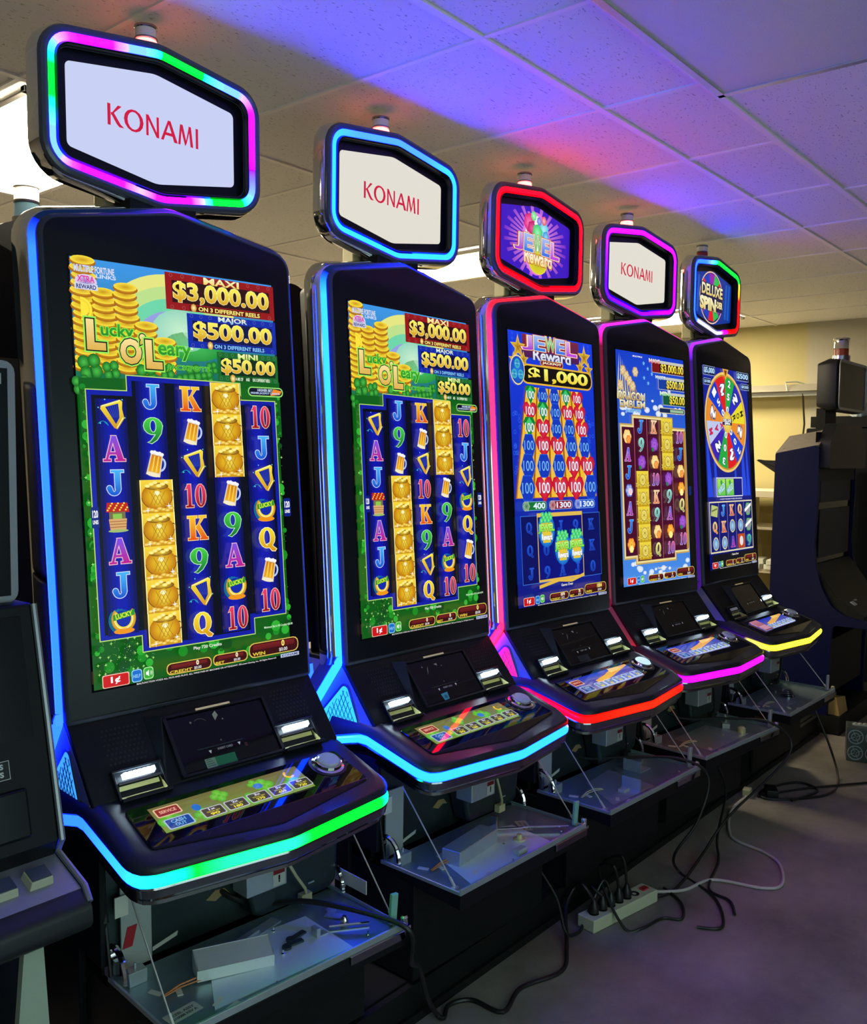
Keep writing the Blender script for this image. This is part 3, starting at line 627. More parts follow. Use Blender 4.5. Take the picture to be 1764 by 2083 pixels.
    for j, row in enumerate(g3):
        for i, g in enumerate(row):
            x, z = -.208+.098*i, .264-.076*j
            if g == 'c': a.pg([(x-.04, z-.02), (x+.03, z-.03), (x+.04, z+.02), (x-.03, z+.03)], S(190, 200, 120)); a.up(); a.line([(x-.03, z), (x+.03, z+.01)], .008, S(110, 120, 60)); a.up()
            elif g == 'w': rosette(a, x, z, .034, S(60, 190, 60), S(190, 80, 200)); a.pg([(x-.04, z-.015), (x+.038, z+.015), (x+.038, z+.03), (x-.04, z)], WH); a.up()
            elif g == 'g': a.ell(x, z, .032, .032, S(40, 90, 190), 14, S(170, 220, 240)); a.up(); a.ring(x, z, .026, .031, S(230, 210, 130)); a.up()
            elif g == 't': a.rect(x-.04, z-.034, x+.04, z+.034, S(190, 70, 20)); a.up(); a.ell(x, z, .022, .024, S(220, 225, 230), 12); a.up()
            else:
                c, c2, o = {'A': (S(190, 20, 140), S(70, 60, 210), S(160, 130, 230)), 'J': (S(20, 70, 200), S(60, 170, 240), S(150, 200, 250)), 'K': (S(220, 60, 30), S(250, 180, 120), S(250, 210, 170)), 'Q': (S(230, 110, 30), S(250, 210, 120), S(250, 230, 170)), '9': (S(10, 110, 110), S(60, 200, 160), S(150, 230, 210))}[g]
                a.glyph(g, x, z, .050, .052, c, c2, o, .0015)
    a.rect(-.262, -.008, .262, .062, S(2, 4, 20)); a.up()
    footer(a, '0', '0', '0', msg='Game Over'); return a
HEXS = rpoly([(-.223, -.091), (0, -.130), (.223, -.091), (.223, .091), (0, .126), (-.223, .091)], [.014, .09, .014, .014, .09, .014], 6)
def hex_clip(x, z): zl = .092+(.034*(1-abs(x)/.216)); return max(-.0+.001-zl-.003, min(zl, z))
def topper_art(kind):
    a = Art()
    if kind in ('violet_white', 'warm_white'):
        bg = S(200, 208, 242) if kind == 'violet_white' else S(226, 222, 208)
        a.pg(HEXS, bg); a.up(); wordmark(a, -.124, .118, -.020, .026, S(205, 22, 60))
    elif kind == 'jewel':
        a.pg(HEXS, S(60, 20, 190)); a.up()
        for k in range(40):
            t = 2*pi*k/40; w = .05; r = .20 if k % 2 else .17
            pts = [(0, 0), (r*cos(t-w), r*.62*sin(t-w)), (r*cos(t+w), r*.62*sin(t+w))]
            a.pg(pts, lambda x, z: mix(S(245, 150, 230), S(110, 30, 190), sqrt(x*x+z*z)/.20))
        a.up(); a.ell(0, -.005, .092, .112, S(220, 110, 220), 28, WH); a.up(); a.ell(.0, -.005, .075, .10, S(250, 240, 225), 24, WH); a.up()
        a.ell(.012, -.070, .060, .042, S(225, 215, 40), 18, S(190, 180, 20)); a.up()
        for x, z, r, c, c2 in ((-.048, .062, .036, S(215, 20, 110), S(250, 120, 190)), (-.030, .045, .028, S(190, 10, 90), S(240, 90, 160)), (.045, .055, .032, S(70, 200, 220), S(180, 240, 250)), (.06, .03, .022, S(40, 150, 210), S(150, 220, 250)), (.005, .035, .034, S(60, 200, 100), S(150, 250, 180)), (-.02, .09, .018, S(80, 220, 110), S(190, 250, 200)), (.045, .085, .018, S(230, 60, 80), S(250, 190, 200)), (.015, .078, .016, S(100, 90, 220), S(190, 190, 250))):
            a.star(x, z, r, c, 6, .85, .3, c2); a.up()
        a.text('Reward', -.075, .100, -.078, -.030, S(245, 220, 130), WH, bold=.03, out=S(190, 90, 30), ow=.07)
        rainbow_title(a, -.135, .145, -.034, .022)
    else:
        a.pg(HEXS, S(10, 50, 150)); a.up()
        for x in (-.18, -.13, .15, .185): a.pg([(x-.012, -.085), (x+.012, -.085), (x+.02, .085), (x, .085)], S(25, 90, 190)); a.up()
        a.ell(-.02, -.002, .140, .124, S(240, 200, 170), 32); a.up(); a.ell(-.02, -.002, .134, .118, S(25, 30, 90), 32); a.up()
        cs = [S(230, 30, 40), S(40, 190, 80), S(150, 30, 170), S(20, 60, 190)]
        for k in range(12):
            t0 = 2*pi*k/12+.26; t1 = t0+2*pi/12; a.pg([(-.02, 0), (-.02+.130*cos(t0), .115*sin(t0)), (-.02+.130*cos(t1), .115*sin(t1))], cs[k % 4])
        a.up(); a.rect(-.150, -.060, .118, .062, S(25, 25, 70)); a.up()
        a.text('DELUXE', -.135, .110, .008, .056, S(225, 200, 110), S(250, 245, 200), bold=.035, out=S(30, 20, 50), ow=.06)
        a.text('SPIN', -.150, .030, -.062, -.008, S(225, 200, 110), S(250, 245, 200), bold=.06, out=S(30, 20, 50), ow=.09)
        a.text('-DER', .036, .112, -.040, -.012, S(240, 225, 160), bold=.05)
    return a
def deck_art(kind):
    a = Art(); X0, X1, Z0, Z1 = -.188, .188, -.043, .043
    if kind == 'clover':
        a.pg([(X0, Z0), (X1, Z0), (X1, Z1), (X0, Z1)], lambda x, z: mix(S(120, 150, 60), S(110, 100, 60), z/.08+.5)); a.up()
        for x, z, r in ((-.16, -.01, .03), (-.09, -.02, .03), (-.03, .02, .022), (.03, -.02, .028), (.08, .01, .025), (.15, -.01, .026), (-.12, -.03, .012), (.06, .022, .02)): rosette(a, x, z, min(r, .042-abs(z)) if r > .02 else r*.8, S(80, 170, 40), S(120, 200, 70), 4)
        a.ring(.155, .020, .008, .014, S(240, 190, 30), 2.0, 5.6, 10); a.ell(-.095, .004, .010, .012, S(40, 110, 200), 10); a.ell(.065, .012, .012, .010, S(60, 120, 210), 10); a.up()
        bc, b1 = S(190, 195, 200), S(70, 65, 50)
    else:
        a.pg([(X0, Z0), (X1, Z0), (X1, Z1), (X0, Z1)], lambda x, z: mix(S(110, 110, 170), S(25, 50, 180), z/.08+.5)); a.up()
        a.pg([(-.06, -.02), (.04, .0), (.188, .035), (.188, .043), (.10, .043), (.02, .02), (-.06, .005)], S(230, 170, 80)); a.up()
        a.pg([(.06, .02), (.15, .03), (.12, .043), (.07, .043)], S(240, 200, 110)); a.up(); a.rect(-.06, -.04, .188, -.012, S(170, 180, 215)); a.up()
        bc, b1 = S(205, 215, 240), S(90, 130, 200)
    for x0, x1, z0, z1, t, c in ((-.182, -.125, .004, .034, 'SERVICE', S(140, 40, 40)), (-.178, -.118, -.040, -.006, 'CASH OUT', S(30, 70, 150))):
        a.rrect(x0, z0, x1, z1, .004, S(230, 190, 150) if t[0] == 'S' else S(170, 190, 215)); a.up(); a.rrect(x0+.003, z0+.003, x1-.003, z1-.003, .003, c); a.up()
        if ' ' in t: a.text('CASH', x0+.014, x1-.014, z0+.018, z0+.028, S(120, 180, 230), bold=.03); a.text('OUT', x0+.018, x1-.018, z0+.006, z0+.015, S(120, 180, 230), bold=.03)
        else: a.text(t, x0+.010, x1-.010, z0+.011, z0+.020, S(235, 170, 150), bold=.03)
    for k, (m1, m2) in enumerate((('1x', '90'), ('2x', '180'), ('3x', '270'), ('5x', '450'), ('8x', '720'))):
        x0 = -.095+.057*k; a.rrect(x0, -.040, x0+.052, -.008, .004, bc); a.up(); a.rrect(x0+.0025, -.0375, x0+.0495, -.0105, .003, b1); a.up()
        a.text(m1, x0+.019, x0+.033, -.0185, -.012, S(220, 220, 240), bold=.03); a.text('TOTAL BET', x0+.010, x0+.042, -.0255, -.0215, S(200, 190, 70), bold=.03); a.text(m2, x0+.016, x0+.036, -.0355, -.028, S(235, 220, 60), bold=.04)
    return a
ARTS = {'clover': art_clover_game(), 'gems': art_gem_game(), 'palace': art_palace_game(), 'wheel': art_wheel_game()}
TOPS = {k: topper_art(k) for k in ('violet_white', 'warm_white', 'jewel', 'wheel')}
DECKS = {k: deck_art(k) for k in ('clover', 'blue')}; DECKS['blue2'] = deck_art('blue')
_d = DECKS['blue2']; _d.rect(-.188, -.043, -.105, .043, S(120, 60, 80), S(190, 120, 140)); _d.up(); _d.rect(-.182, -.036, -.112, -.002, S(200, 140, 160)); _d.up()

# LED tones: the drive level is high, so a strip reads nearly white-hot and throws a saturated colour
g = LED_GAIN
BLUE = (.05*g, .36*g, 42*g); CYAN = (.05*g, .85*g, 36*g); AQUA = (.02*g, 9*g, 3.*g); GREEN = (.0, 26*g, .05*g); RED_ = (20*g, .0, .0); ORANGE = (18*g, .03*g, .004)
RCYAN = (.05*g, .90*g, 115*g); RMAG = (6*g, .01, 48*g); RVIO = (.3*g, 0, 55*g); RGRN = (0, 5*g, .08); RSKY = (.3*g, .8*g, 55*g); RBLU = (.05*g, .36*g, 60*g); RRED = (22*g, .0, .02*g)
PINK = (14*g, .05*g, .30*g); MAGENTA = (6*g, .008*g, 12*g); VIOLET = (.16*g, .0, 16*g); YELLOW = (10*g, 8*g, .10*g); WHITE_ = (5*g, 5*g, 9*g); SKY = (.25*g, .8*g, 12*g)
DIMRED = (.22, .0, .03); DIMVIO = (.05, .005, .22); DIMPINK = (1.8, .03, .5)
def ramp(st):
    def f(t):
        t = t % 1.0
        for (a, ca), (b, cb) in zip(st, st[1:]):
            if a <= t <= b: return mix(ca, cb, (t-a)/max(1e-6, b-a))
        return st[-1][1]
    return f
def const(c): return lambda t: c

TILT = radians(4.268); HZ = .9899
HEAD_OUT = rpoly([(-.325, -.076), (.325, -.076), (.325, 1.022), (0, 1.083), (-.325, 1.022)], [.012, .012, .050, .12, .050], 6)
def densify(p, step=.03, closed=True):
    out = []; k = len(p)
    for i in range(k if closed else k-1):
        a = Vector(p[i]); b = Vector(p[(i+1) % k]); n = max(1, int((b-a).length/step))
        for j in range(n): out.append(tuple(a.lerp(b, j/n)))
    if not closed: out.append(tuple(p[-1]))
    return out
def shell(mb, out, steps, cap0=True, cap1=True):
    """loft of one outline: steps = (offset, y)"""
    mb.loft([[(x, y, z) for x, z in off(out, d)] for d, y in steps], cap0, cap1)

def make_beacon(parent, lit, z0=2.470, y=.205, three=False):
    base = MB(); base.lathe([(.030, z0-.012), (.031, z0), (.027, z0+.003), (.024, z0+.003)], (0, y, 0), 24)
    b = base.build('beacon', CHD, parent)
    l = MB(); l.lathe([(.026, z0+.002), (.0265, z0+.010), (.0265, z0+.024), (.024, z0+.027)], (0, y, 0), 24)
    l.build('red_lens', BEACON_ON if lit else BEACON_OFF, b)
    r = MB(); r.lathe([(.022, z0+.026), (.0275, z0+.028), (.0275, z0+.032), (.022, z0+.034)], (0, y, 0), 24); r.build('divider_ring', CHD, b)
    w = MB(); w.lathe([(.025, z0+.032), (.025, z0+.054)], (0, y, 0), 24); w.build('white_lens', LENSW, b)
    c = MB(); c.lathe([(.026, z0+.053), (.0275, z0+.055), (.0275, z0+.060), (.020, z0+.063), (.001, z0+.064)], (0, y, 0), 24); c.build('cap', CHD, b)
    return b
BEACON_ON = emis('lit_red_lens', (1., .065, .055), 13.); BEACON_OFF = mat('unlit_red_lens', (.30, .02, .02), .25)
LENSW = mat('frosted_lens', (.75, .73, .72), .35); LAMPW = emis('white_led_bar', (.62, .84, 1.), 24.)
SCOOP = mat('polished_scoop', (.80, .74, .34), .25, .35)

RING2 = rpoly([(-.266, -.131), (0, -.170), (.266, -.131), (.266, .130), (0, .167), (-.266, .130)], [.050, .12, .050, .050, .12, .050], 7)
def make_topper(root, art, ledf, yaw=0.):
    T = MB(); hexo = off(RING2, .025)
    shell(T, RING2, [(-.020, .021), (-.019, .002), (-.017, -.004), (-.013, -.005), (-.009, .002), (-.008, .010)], False, False)   # inner bezel lip
    T2 = MB(); shell(T2, hexo, [(-.020, .010), (-.018, -.004), (-.010, -.007), (-.003, -.004), (.0, .002), (.0, .010)], False, False)
    T3 = MB(); shell(T3, hexo, [(-.001, .006), (.003, .012), (.007, .046), (.002, .054)], False, False)
    B = MB(); shell(B, hexo, [(.000, .052), (-.020, .072), (-.060, .085)], False, True)
    t = T.build('topper', BEZ, root, (-.014, .1156, 2.270), (0, 0, yaw))
    T2.build('outer_bezel', PLAB, t); T3.build('chrome_rim', CHR, t); B.build('back_shell', PLM, t)
    p = MB(); p.prism(off(RING2, -.017), .0210, .0265); p.build('bezel_panel', BEZ, t)
    p = MB(); shell(p, hexo, [(-.005, .0085), (-.046, .0085)], False, False); p.build('ring_channel', PLAB, t)
    L = MB(); d = densify(RING2, .02)
    L.sweep([(x, 0, z) for x, z in d], [(-.011, -.003), (-.006, .005), (.006, .005), (.011, -.003)], (0, -1, 0), 1, True, ledf); L.build('light_ring', LED, t)
    s = ART_OBJ(art, 'display', t); s.location = (0, .0200, 0)
    n = MB(); n.box((.004, .035, -.195), (.18, .075, .09)); n.box((.004, .030, -.165), (.24, .05, .03)); n.build('neck', PLM, t, bevel=.004)
    n = MB(); n.box((-.04, .105, -.155), (.13, .05, .09)); n.build('rear_cover', YELC, t, bevel=.006)
    return t
_am = {}
def ART_OBJ(art, name, parent, m=None):
    k = id(art)
    if k not in _am:
        o = art.build(name, m or SCR, parent, smooth=False); _am[k] = o.data
        return o
    o = bpy.data.objects.new(name, _am[k]); C.objects.link(o); o.parent = parent; return o
PLAB = mat('glossy_grey_plastic', (.060, .070, .095), .22, spec=.5); SIDEG = mat('grey_side_panel', (.22, .23, .26), .5, spec=.3); EDGEM = mat('edge_moulding', (.045, .05, .07), .42, spec=.3); PLD = mat('deck_plastic', (.012, .016, .024), .38, bump=.15, bscale=900, spec=.4)
SCRD = attr_mat('deck_display', .04, .5, 'NONE')

def make_head(root, art, ledL, ledT, ledR, tri):
    loc, rot = (0, 0, HZ), (-TILT, 0, 0)
    h = MB(); shell(h, HEAD_OUT, [(-.012, .0), (-.004, .003), (.0, .010), (.0, .020), (-.006, .024)], True, True)
    for p in h.v: pass
    head = h.build('display_cabinet', BEZ, root, loc, rot)
    s = ART_OBJ(art, 'screen', head); s.location = (0, -.0008, 0)
    e = MB(); shell(e, HEAD_OUT, [(-.010, .0005), (-.008, -.0006), (-.003, .0018), (.0008, .008), (.0010, .0145)], False, False); e.build('edge_moulding', EDGEM, head)
    m = MB()   # thin dark edge round the picture
    for a, b, c_, d in ((-.266, -.012, -.262, .944), (.262, -.012, .266, .944), (-.266, .940, .266, .944), (-.266, -.012, .266, -.008)): m.box(((a+c_)/2, -.001, (b+d)/2), (abs(c_-a), .003, abs(d-b)))
    m.build('screen_edge', GLS, head)
    # rim: light strip up the left side, over the peak and down the right
    path2 = [p for p in densify(HEAD_OUT, .03)]
    i0 = min(range(len(path2)), key=lambda i: (path2[i][0]+.325)**2+(path2[i][1]+.066)**2)
    ring = path2[i0:]+path2[:i0]
    if ring[1][1] < ring[0][1] or ring[1][0] > ring[0][0]+.01: ring = [ring[0]]+ring[1:][::-1]
    i1 = min(range(len(ring)), key=lambda i: (ring[i][0]-.325)**2+(ring[i][1]+.066)**2); ring = ring[:i1+1]
    L = [0]
    for a, b in zip(ring, ring[1:]): L.append(L[-1]+sqrt((a[0]-b[0])**2+(a[1]-b[1])**2))
    def cf(t):
        x = .325; l = t*L[-1]
        tl = 1.08/L[-1]
        if t < tl-.02: return ledL
        if t < tl: return mix(ledL, ledT, (t-tl+.02)/.02)
        if t < 1-tl: return ledT
        return ledR
    S_ = MB(); path = [(x, .026, z) for x, z in ring]
    S_.sweep(path, [(-.002, -.012), (.001, -.012), (.012, -.003), (.012, .001), (-.002, .001)], (0, 1, 0), -1 if ring_sign(path) else 1, False, cf); S_.build('light_strip', LED, head)
    K = MB(); K.sweep([(x, .030, z) for x, z in ring], [(-.004, -.002), (.013, -.004), (.017, -.001), (.027, .022), (.029, .044), (-.004, .044)], (0, 1, 0), -1 if ring_sign(path) else 1); K.build('chrome_trim', CHR, head)
    bk = MB(); shell(bk, HEAD_OUT, [(-.004, .022), (-.004, .074), (-.030, .160)], False, True); bk.build('rear_housing', PLM, head)
    # diagonal strips running back from the bottom corners
    for sx, c in ((-1, ledL), (1, ledR)):
        q = MB(c); y0, z0, y1, z1 = .014, -.066, .128, -.205
        q.loft([[(sx*.327, y0, z0-.006), (sx*.342, y0, z0-.006), (sx*.342, y0+.002, z0+.018), (sx*.327, y0+.002, z0+.018)], [(sx*.327, y1, z1), (sx*.342, y1, z1), (sx*.342, y1+.006, z1+.022), (sx*.327, y1+.006, z1+.022)]])
        q.build('corner_strip', LED, head)
        q = MB(); q.loft([[(sx*.322, y0+.004, z0+.018), (sx*.344, y0+.004, z0+.018), (sx*.344, y0+.050, z0+.020), (sx*.322, y0+.050, z0+.020)], [(sx*.322, y1+.006, z1+.022), (sx*.344, y1+.006, z1+.022), (sx*.344, y1+.050, z1+.040), (sx*.322, y1+.050, z1+.040)]])
        q.build('corner_trim', PLAB, head)
    return head
def ring_sign(path):
    a, b = Vector(path[0]), Vector(path[1]); n = (b-a).cross(Vector((0, 1, 0))); return n.x > 0   # left side must push to -x

def zdeck(y): return .675+max(0, y+.31)*.25
def glassz(y): return .72+(y+.285)*.308
DECK2 = rpoly([(-.330, .060), (-.330, -.095), (-.330, -.322), (0, -.372), (.330, -.322), (.330, -.095), (.330, .060)], [0, 0, .060, .12, .060, 0, 0], 6)
def make_deck(root, art, ledf, lit_button, glass_art):
    d = densify(DECK2, .03, True)
    # keep only the front path (open at the back)
    front = densify(DECK2, .03, False)
    pz = lambda x, y: (.73-(y+.07)*.26) if y > -.07 else zdeck(y)
    def ring(dd, h, top=False, y1=-.085):
        out = []
        for x, y in off(d, dd): out.append((x, y, (glassz(min(y, y1))+h) if top else pz(x, y)+h))
        return out
    b = MB()
    dd = [(x, y) for x, y in d]
    rows = [ring(-.002, .011), ring(.004, .015), ring(.004, .026)]
    fl = lambda dist, h: [(x, min(y, .05), glassz(min(y, -.10))+h if y < -.10 else .775+h+0*(y)) for x, y in off(d, -dist)]
    rows += [[(a[0], a[1], max(a[2]+.0, r[2]+.002)) for a, r in zip(fl(.003, -.010), ring(0, .03))], fl(.012, .0), fl(.030, .003), fl(.044, .0)]
    b.loft(rows, True, True); deck = b.build('button_deck', PLD, root, ang=50)
    def gp(x, y, h=0.): return Vector((x, y, glassz(y)+h))
    ol = rpoly([(-.280, -.288), (0, -.334), (.280, -.288), (.276, -.160), (-.276, -.160)], [.012, .08, .012, .012, .012], 4)
    gl = MB(); gl.loft([[gp(x, y, .0022) for x, y in off(ol, .0)], [gp(x, y, .0040) for x, y in off(ol, -.002)]], False, True); gl.build('glass_panel', GLS, deck)
    R = Matrix(((1, 0, 0), (0, cos(radians(17.1)), 0), (0, sin(radians(17.1)), 0)))
    sc = ART_OBJ(art, 'deck_screen', deck, SCRD); sc.matrix_local = Matrix.Translation(gp(-.045, -.219, .0052)) @ Matrix.Rotation(radians(17.1-90), 4, 'X')
    gv = MB((0, 0, 0)); ga = glass_art
    # play button
    n = Vector((0, -sin(radians(17.1)), cos(radians(17.1)))); RR = Matrix.Rotation(radians(17.1), 3, 'X'); c = gp(.222, -.204, .004)
    q = MB(); q.lathe([(.040, 0), (.040, .003), (.034, .005), (.033, .012), (.030, .014), (.028, .012)], c, 32, RR); bt = q.build('play_button', CHR, deck)
    q = MB(); q.lathe([(.0275, .008), (.0275, .016), (.024, .019), (.001, .0195)], c, 32, RR); q.build('button_cap', BTN_ON if lit_button else BTN, bt)
    q = MB(); q.lathe([(.047, -.001), (.047, .0015), (.040, .002)], c, 32, RR); q.build('button_collar', PLA, bt)
    # light strip and chrome under it
    path = [(x, y, pz(x, y)) for x, y in front]
    L = MB(); L.sweep(path, [(-.006, -.010), (.004, -.010), (.006, -.005), (.006, .005), (.002, .009), (-.006, .009)], (0, 0, 1), 1 if deck_sign(path) else -1, False, ledf); L.build('light_strip', LED, deck)
    K = MB(); K.sweep(path, [(-.012, -.012), (.003, -.012), (.004, -.016), (.0, -.034), (-.006, -.041), (-.012, -.041)], (0, 0, 1), 1 if deck_sign(path) else -1); K.build('chrome_trim', CHD, deck, ang=25)
    U = MB(); U.loft([[(x, y, pz(x, y)-.036) for x, y in off(d, -.006)], [(x, y, pz(x, y)-.043) for x, y in off(d, -.016)]], True, True); U.build('underside', PLM, deck)
    K = MB(); K.sweep([(p[0]*.965, p[1]+.012, p[2]-.048) for p in path if p[1] < -.1], [(-.004, -.004), (.003, -.004), (.003, .004), (-.004, .004)], (0, 0, 1), 1); K.build('lower_rail', CHD, deck)
    k = MB(); k.lathe([(.008, 0), (.010, -.006), (.010, -.02), (.004, -.024)], (.265, -.285, zdeck(-.285)-.044), 12); k.box((.262, -.29, zdeck(-.285)-.05), (.035, .010, .006)); k.build('latch', CHR, deck)
    return deck
def deck_sign(path): a, b = Vector(path[0]), Vector(path[1]); return (b-a).cross(Vector((0, 0, 1))).x < 0
BTN = mat('clear_button_cap', (.55, .62, .72), .12, coat=1.); BTN_ON = emis('lit_button_cap', (.55, .85, 1.), .9)
BTN_ON.node_tree.nodes['Principled BSDF'].inputs['Roughness'].default_value = .15
GRIL = mat('speaker_grille', (.004, .005, .006), .55); YTXT = emis('amber_print', S(200, 170, 70), .35, 'NONE'); TWHT = mat('white_print', (.8, .8, .8), .5)

FB, FT = Vector((0, -.118, .772)), Vector((0, 0, .915)); FU = (FT-FB).normalized(); FN = Vector((0, -FU.z, FU.y))
def fp(a, b, h=0.): return Vector((a, 0, 0)) + FB + FU*b + FN*h
def fbox(mb, a0, b0, a1, b1, h0, h1, grow=0.):
    mb.loft([[fp(a0, b0, h0), fp(a1, b0, h0), fp(a1, b1, h0), fp(a0, b1, h0)], [fp(a0+grow, b0+grow, h1), fp(a1-grow, b0+grow, h1), fp(a1-grow, b1-grow, h1), fp(a0+grow, b1-grow, h1)]])
def make_mid(root, tri, idx):
    m = MB(); prof = rpoly([(-.118, .772), (-.090, .700), (.06, .690), (.20, .690), (.20, .930), (.022, .930), (0, .915)], [.006, 0, 0, 0, 0, 0, .006], 3)
    m.prism(prof, -.322, .322, 'yz'); mid = m.build('middle_cabinet', PLM, root, bevel=.008, seg=3)
    for sx in (-1, 1):
        q = MB(); q.prism(off(prof, -.012), sx*.3215, sx*.3232, 'yz'); q.build('side_panel', SIDEG, mid)
    # glowing side speakers
    for sx in (-1, 1):
        if tri[0 if sx < 0 else 1] is None: continue
        c = tri[0 if sx < 0 else 1]
        tr = rpoly([(-.005, .872), (-.060, .752), (.120, .742)], [.016, .016, .016], 5)
        q = MB(c); q.prism(tr, sx*.323, sx*.3245, 'yz'); sp = q.build('side_speaker', LED, mid)
        q = MB(); q.loft([[(sx*.3222, y, z) for y, z in off(tr, .008)], [(sx*.3258, y, z) for y, z in off(tr, .006)], [(sx*.3258, y, z) for y, z in off(tr, .0)], [(sx*.3222, y, z) for y, z in off(tr, .0)]], False, False); q.build('speaker_surround', PLAB, sp)
        q = MB()   # diamond mesh over the light
        for k in range(9):
            y0 = -.05+.016*k
            for (ya, za), (yb, zb) in (((y0, .752), (y0-.05, .86)), ((y0-.03, .752), (y0+.035, .86))):
                pts = []
                for j in range(9):
                    t = j/8; y, z = ya+(yb-ya)*t, za+(zb-za)*t
                    if inside(tr, y, z, .006): pts.append((sx*.3252, y, z))
                if len(pts) > 1: q.tube(pts, .0009, 4)
        if q.v: q.build('speaker_mesh', MESHM, sp)
    # centre panel
    q = MB(); fbox(q, -.108, .010, .150, .150, .0, .006, .002); pan = q.build('card_panel', GLS, mid, bevel=.002)
    q = MB()
    for a, b, c, d in ((-.116, .004, -.108, .156), (.150, .004, .158, .156), (-.116, .150, .158, .156), (-.116, .004, .158, .010)): fbox(q, a, b, c, d, 0, .010)
    q.build('panel_frame', PLA, pan)
    q = MB(); fbox(q, -.030, .1530, .062, .1580, .010, .0112); q.build('amber_strip', YTXT, pan)
    q = MB(); q.loft([[fp(-.150, .170, 0), fp(-.146, .168, .0)], [fp(-.150, .170, .002), fp(-.124, .150, .030)], [fp(-.153, .0, .002), fp(-.150, .004, .004)]], False, False, False)
    q2 = MB(); q2.poly([fp(-.150, .170, .001), fp(-.124, .150, .026), fp(-.153, .000, .001)]); q2.poly([fp(-.153, .170, .001), fp(-.127, .150, .026), fp(-.156, .000, .001)])
    q2.poly([fp(-.150, .170, .001), fp(-.153, .170, .001), fp(-.127, .150, .026), fp(-.124, .150, .026)]); q2.poly([fp(-.124, .150, .026), fp(-.127, .150, .026), fp(-.156, 0, .001), fp(-.153, 0, .001)])
    q2.build('side_fin', PLA, mid, smooth=False)
    # print and card slot
    A = Art()
    A.pg([(-.034, .052), (-.026, .052), (-.030, .044)], S(225, 225, 225)); A.pg([(.044, .055), (.052, .055), (.048, .047)], S(225, 225, 225))
    A.text('INSERT CARD', -.010, .030, .0485, .0535, S(150, 150, 150), bold=.03)
    if idx == 0: A.rect(-.052, .006+.004, .008+.02, .034, S(40, 110, 75)); A.up(); A.rect(-.052, .010, -.025, .034, S(110, 140, 120)); A.up(); A.line([(-.05, .0105), (.027, .0105)], .0012, S(150, 200, 180)); [A.line([(-.049, .031-.005*k), (-.036+.003*k, .031-.005*k)], .0012, S(30, 60, 45)) for k in range(4)]
    elif idx == 1: A.pg([(-.030, .012), (-.008, .014), (-.004, .036), (-.034, .034)], S(70, 150, 175)); A.up(); A.rect(-.024, .018, -.012, .028, S(40, 100, 130))
    elif idx == 2: A.rect(-.05, .006+.006, .018, .034, S(32, 38, 44))
    for k, (x, z, r) in enumerate([(-.052, .128, .003), (.006, .070, .002), (.03, .12, .0025)]): A.ell(x, z, r, r, S(110, 110, 100), 8)
    if idx == 0: A.pg([(.010, .120), (.022, .132), (.018, .144), (.008, .136)], S(150, 150, 135)); A.ring(-.03, .112, .020, .022, S(70, 70, 65), .6, 2.2, 8); A.rect(.060, .040, .068, .050, S(70, 35, 40))
    elif idx < 4: A.pg([(-.044, .100), (-.036, .118), (-.028, .128), (-.036, .110)], S(120, 120, 115)); A.pg([(.0, .130), (.012, .122), (.014, .130)], S(150, 150, 145))
    o = A.build('card_instructions', SCR2, pan, smooth=False); o.matrix_local = Matrix.Translation(fp(0, 0, .0065)) @ Matrix(((1, 0, 0, 0), (0, FN.y*-1, FU.y, 0), (0, FN.z*-1, FU.z, 0), (0, 0, 0, 1)))
    q = MB(); fbox(q, -.06, .058, .06, .0605, .006, .008); q.build('card_slot', STD, pan)
    # ticket and note mouths with their white lamps
    for a0, a1, b0, on in ((-.262, -.158, .0, idx != 4), (.158, .262, .012, True)):
        q = MB()
        fbox(q, a0-.006, b0-.016, a1+.006, b0-.008, 0, .022); fbox(q, a0-.006, b0-.010, a0, b0+.060, 0, .010); fbox(q, a1, b0-.010, a1+.006, b0+.060, 0, .010); fbox(q, a0-.006, b0+.054, a1+.006, b0+.060, 0, .012)
        f = q.build('note_mouth', PLA, mid, bevel=.0015)
        if on:
            q = MB()
            for k in range(7): x0 = a0+.014+k*(a1-a0-.030)/7; fbox(q, x0, b0+.036, x0+(a1-a0-.030)/7-.0012, b0+.048, .008, .022, .0015)
            q.build('lamp_bar', LAMPW, f)
        else:
            q = MB(); fbox(q, a0+.016, b0+.036, a1-.016, b0+.048, .008, .012); q.build('lamp_bar', LENSW, f)
        q = MB(); q.loft([[fp(a0+.004, b0+.024, .004), fp(a1-.010, b0+.024, .004)], [fp(a0+.002, b0+.006, -.004), fp(a1-.006, b0+.006, -.004)], [fp(a0+.002, b0-.006, .006), fp(a1-.004, b0-.006, .006)], [fp(a0+.004, b0-.008, .024), fp(a1-.014, b0-.008, .024)]], False, False, False)
        q.poly([fp(a1-.004, b0-.008, .0), fp(a1-.004, b0+.030, .0), fp(a1-.008, b0-.008, .026)]); q.build('polished_scoop', SCOOP, f)
        q = MB(); fbox(q, a0+.002, b0+.026, a1-.006, b0+.031, .003, .012); q.build('slot_lip', CHD, f)
    # perforated speaker fields
    for a0, a1, b0, b1 in ((-.262, -.172, .075, .165), (.180, .275, .085, .170)):
        q = MB()
        for r in range(8):
            for c_ in range(9):
                a = a0+(c_+.5*(r % 2))*(a1-a0)/9; b = b0+r*(b1-b0)/8; w = (a1-a0)/9*.30
                fbox(q, a, b, a+w*2, b+.005, .0002, .0008)
        q.build('speaker_grille', GRIL, mid)
    return mid
def inside(poly, x, y, m=0.):
    P_ = off(poly, -m) if m else poly; c = False
    for i in range(len(P_)):
        (x0, y0), (x1, y1) = P_[i-1], P_[i]
        if (y0 > y) != (y1 > y) and x < (x1-x0)*(y-y0)/(y1-y0)+x0: c = not c
    return c
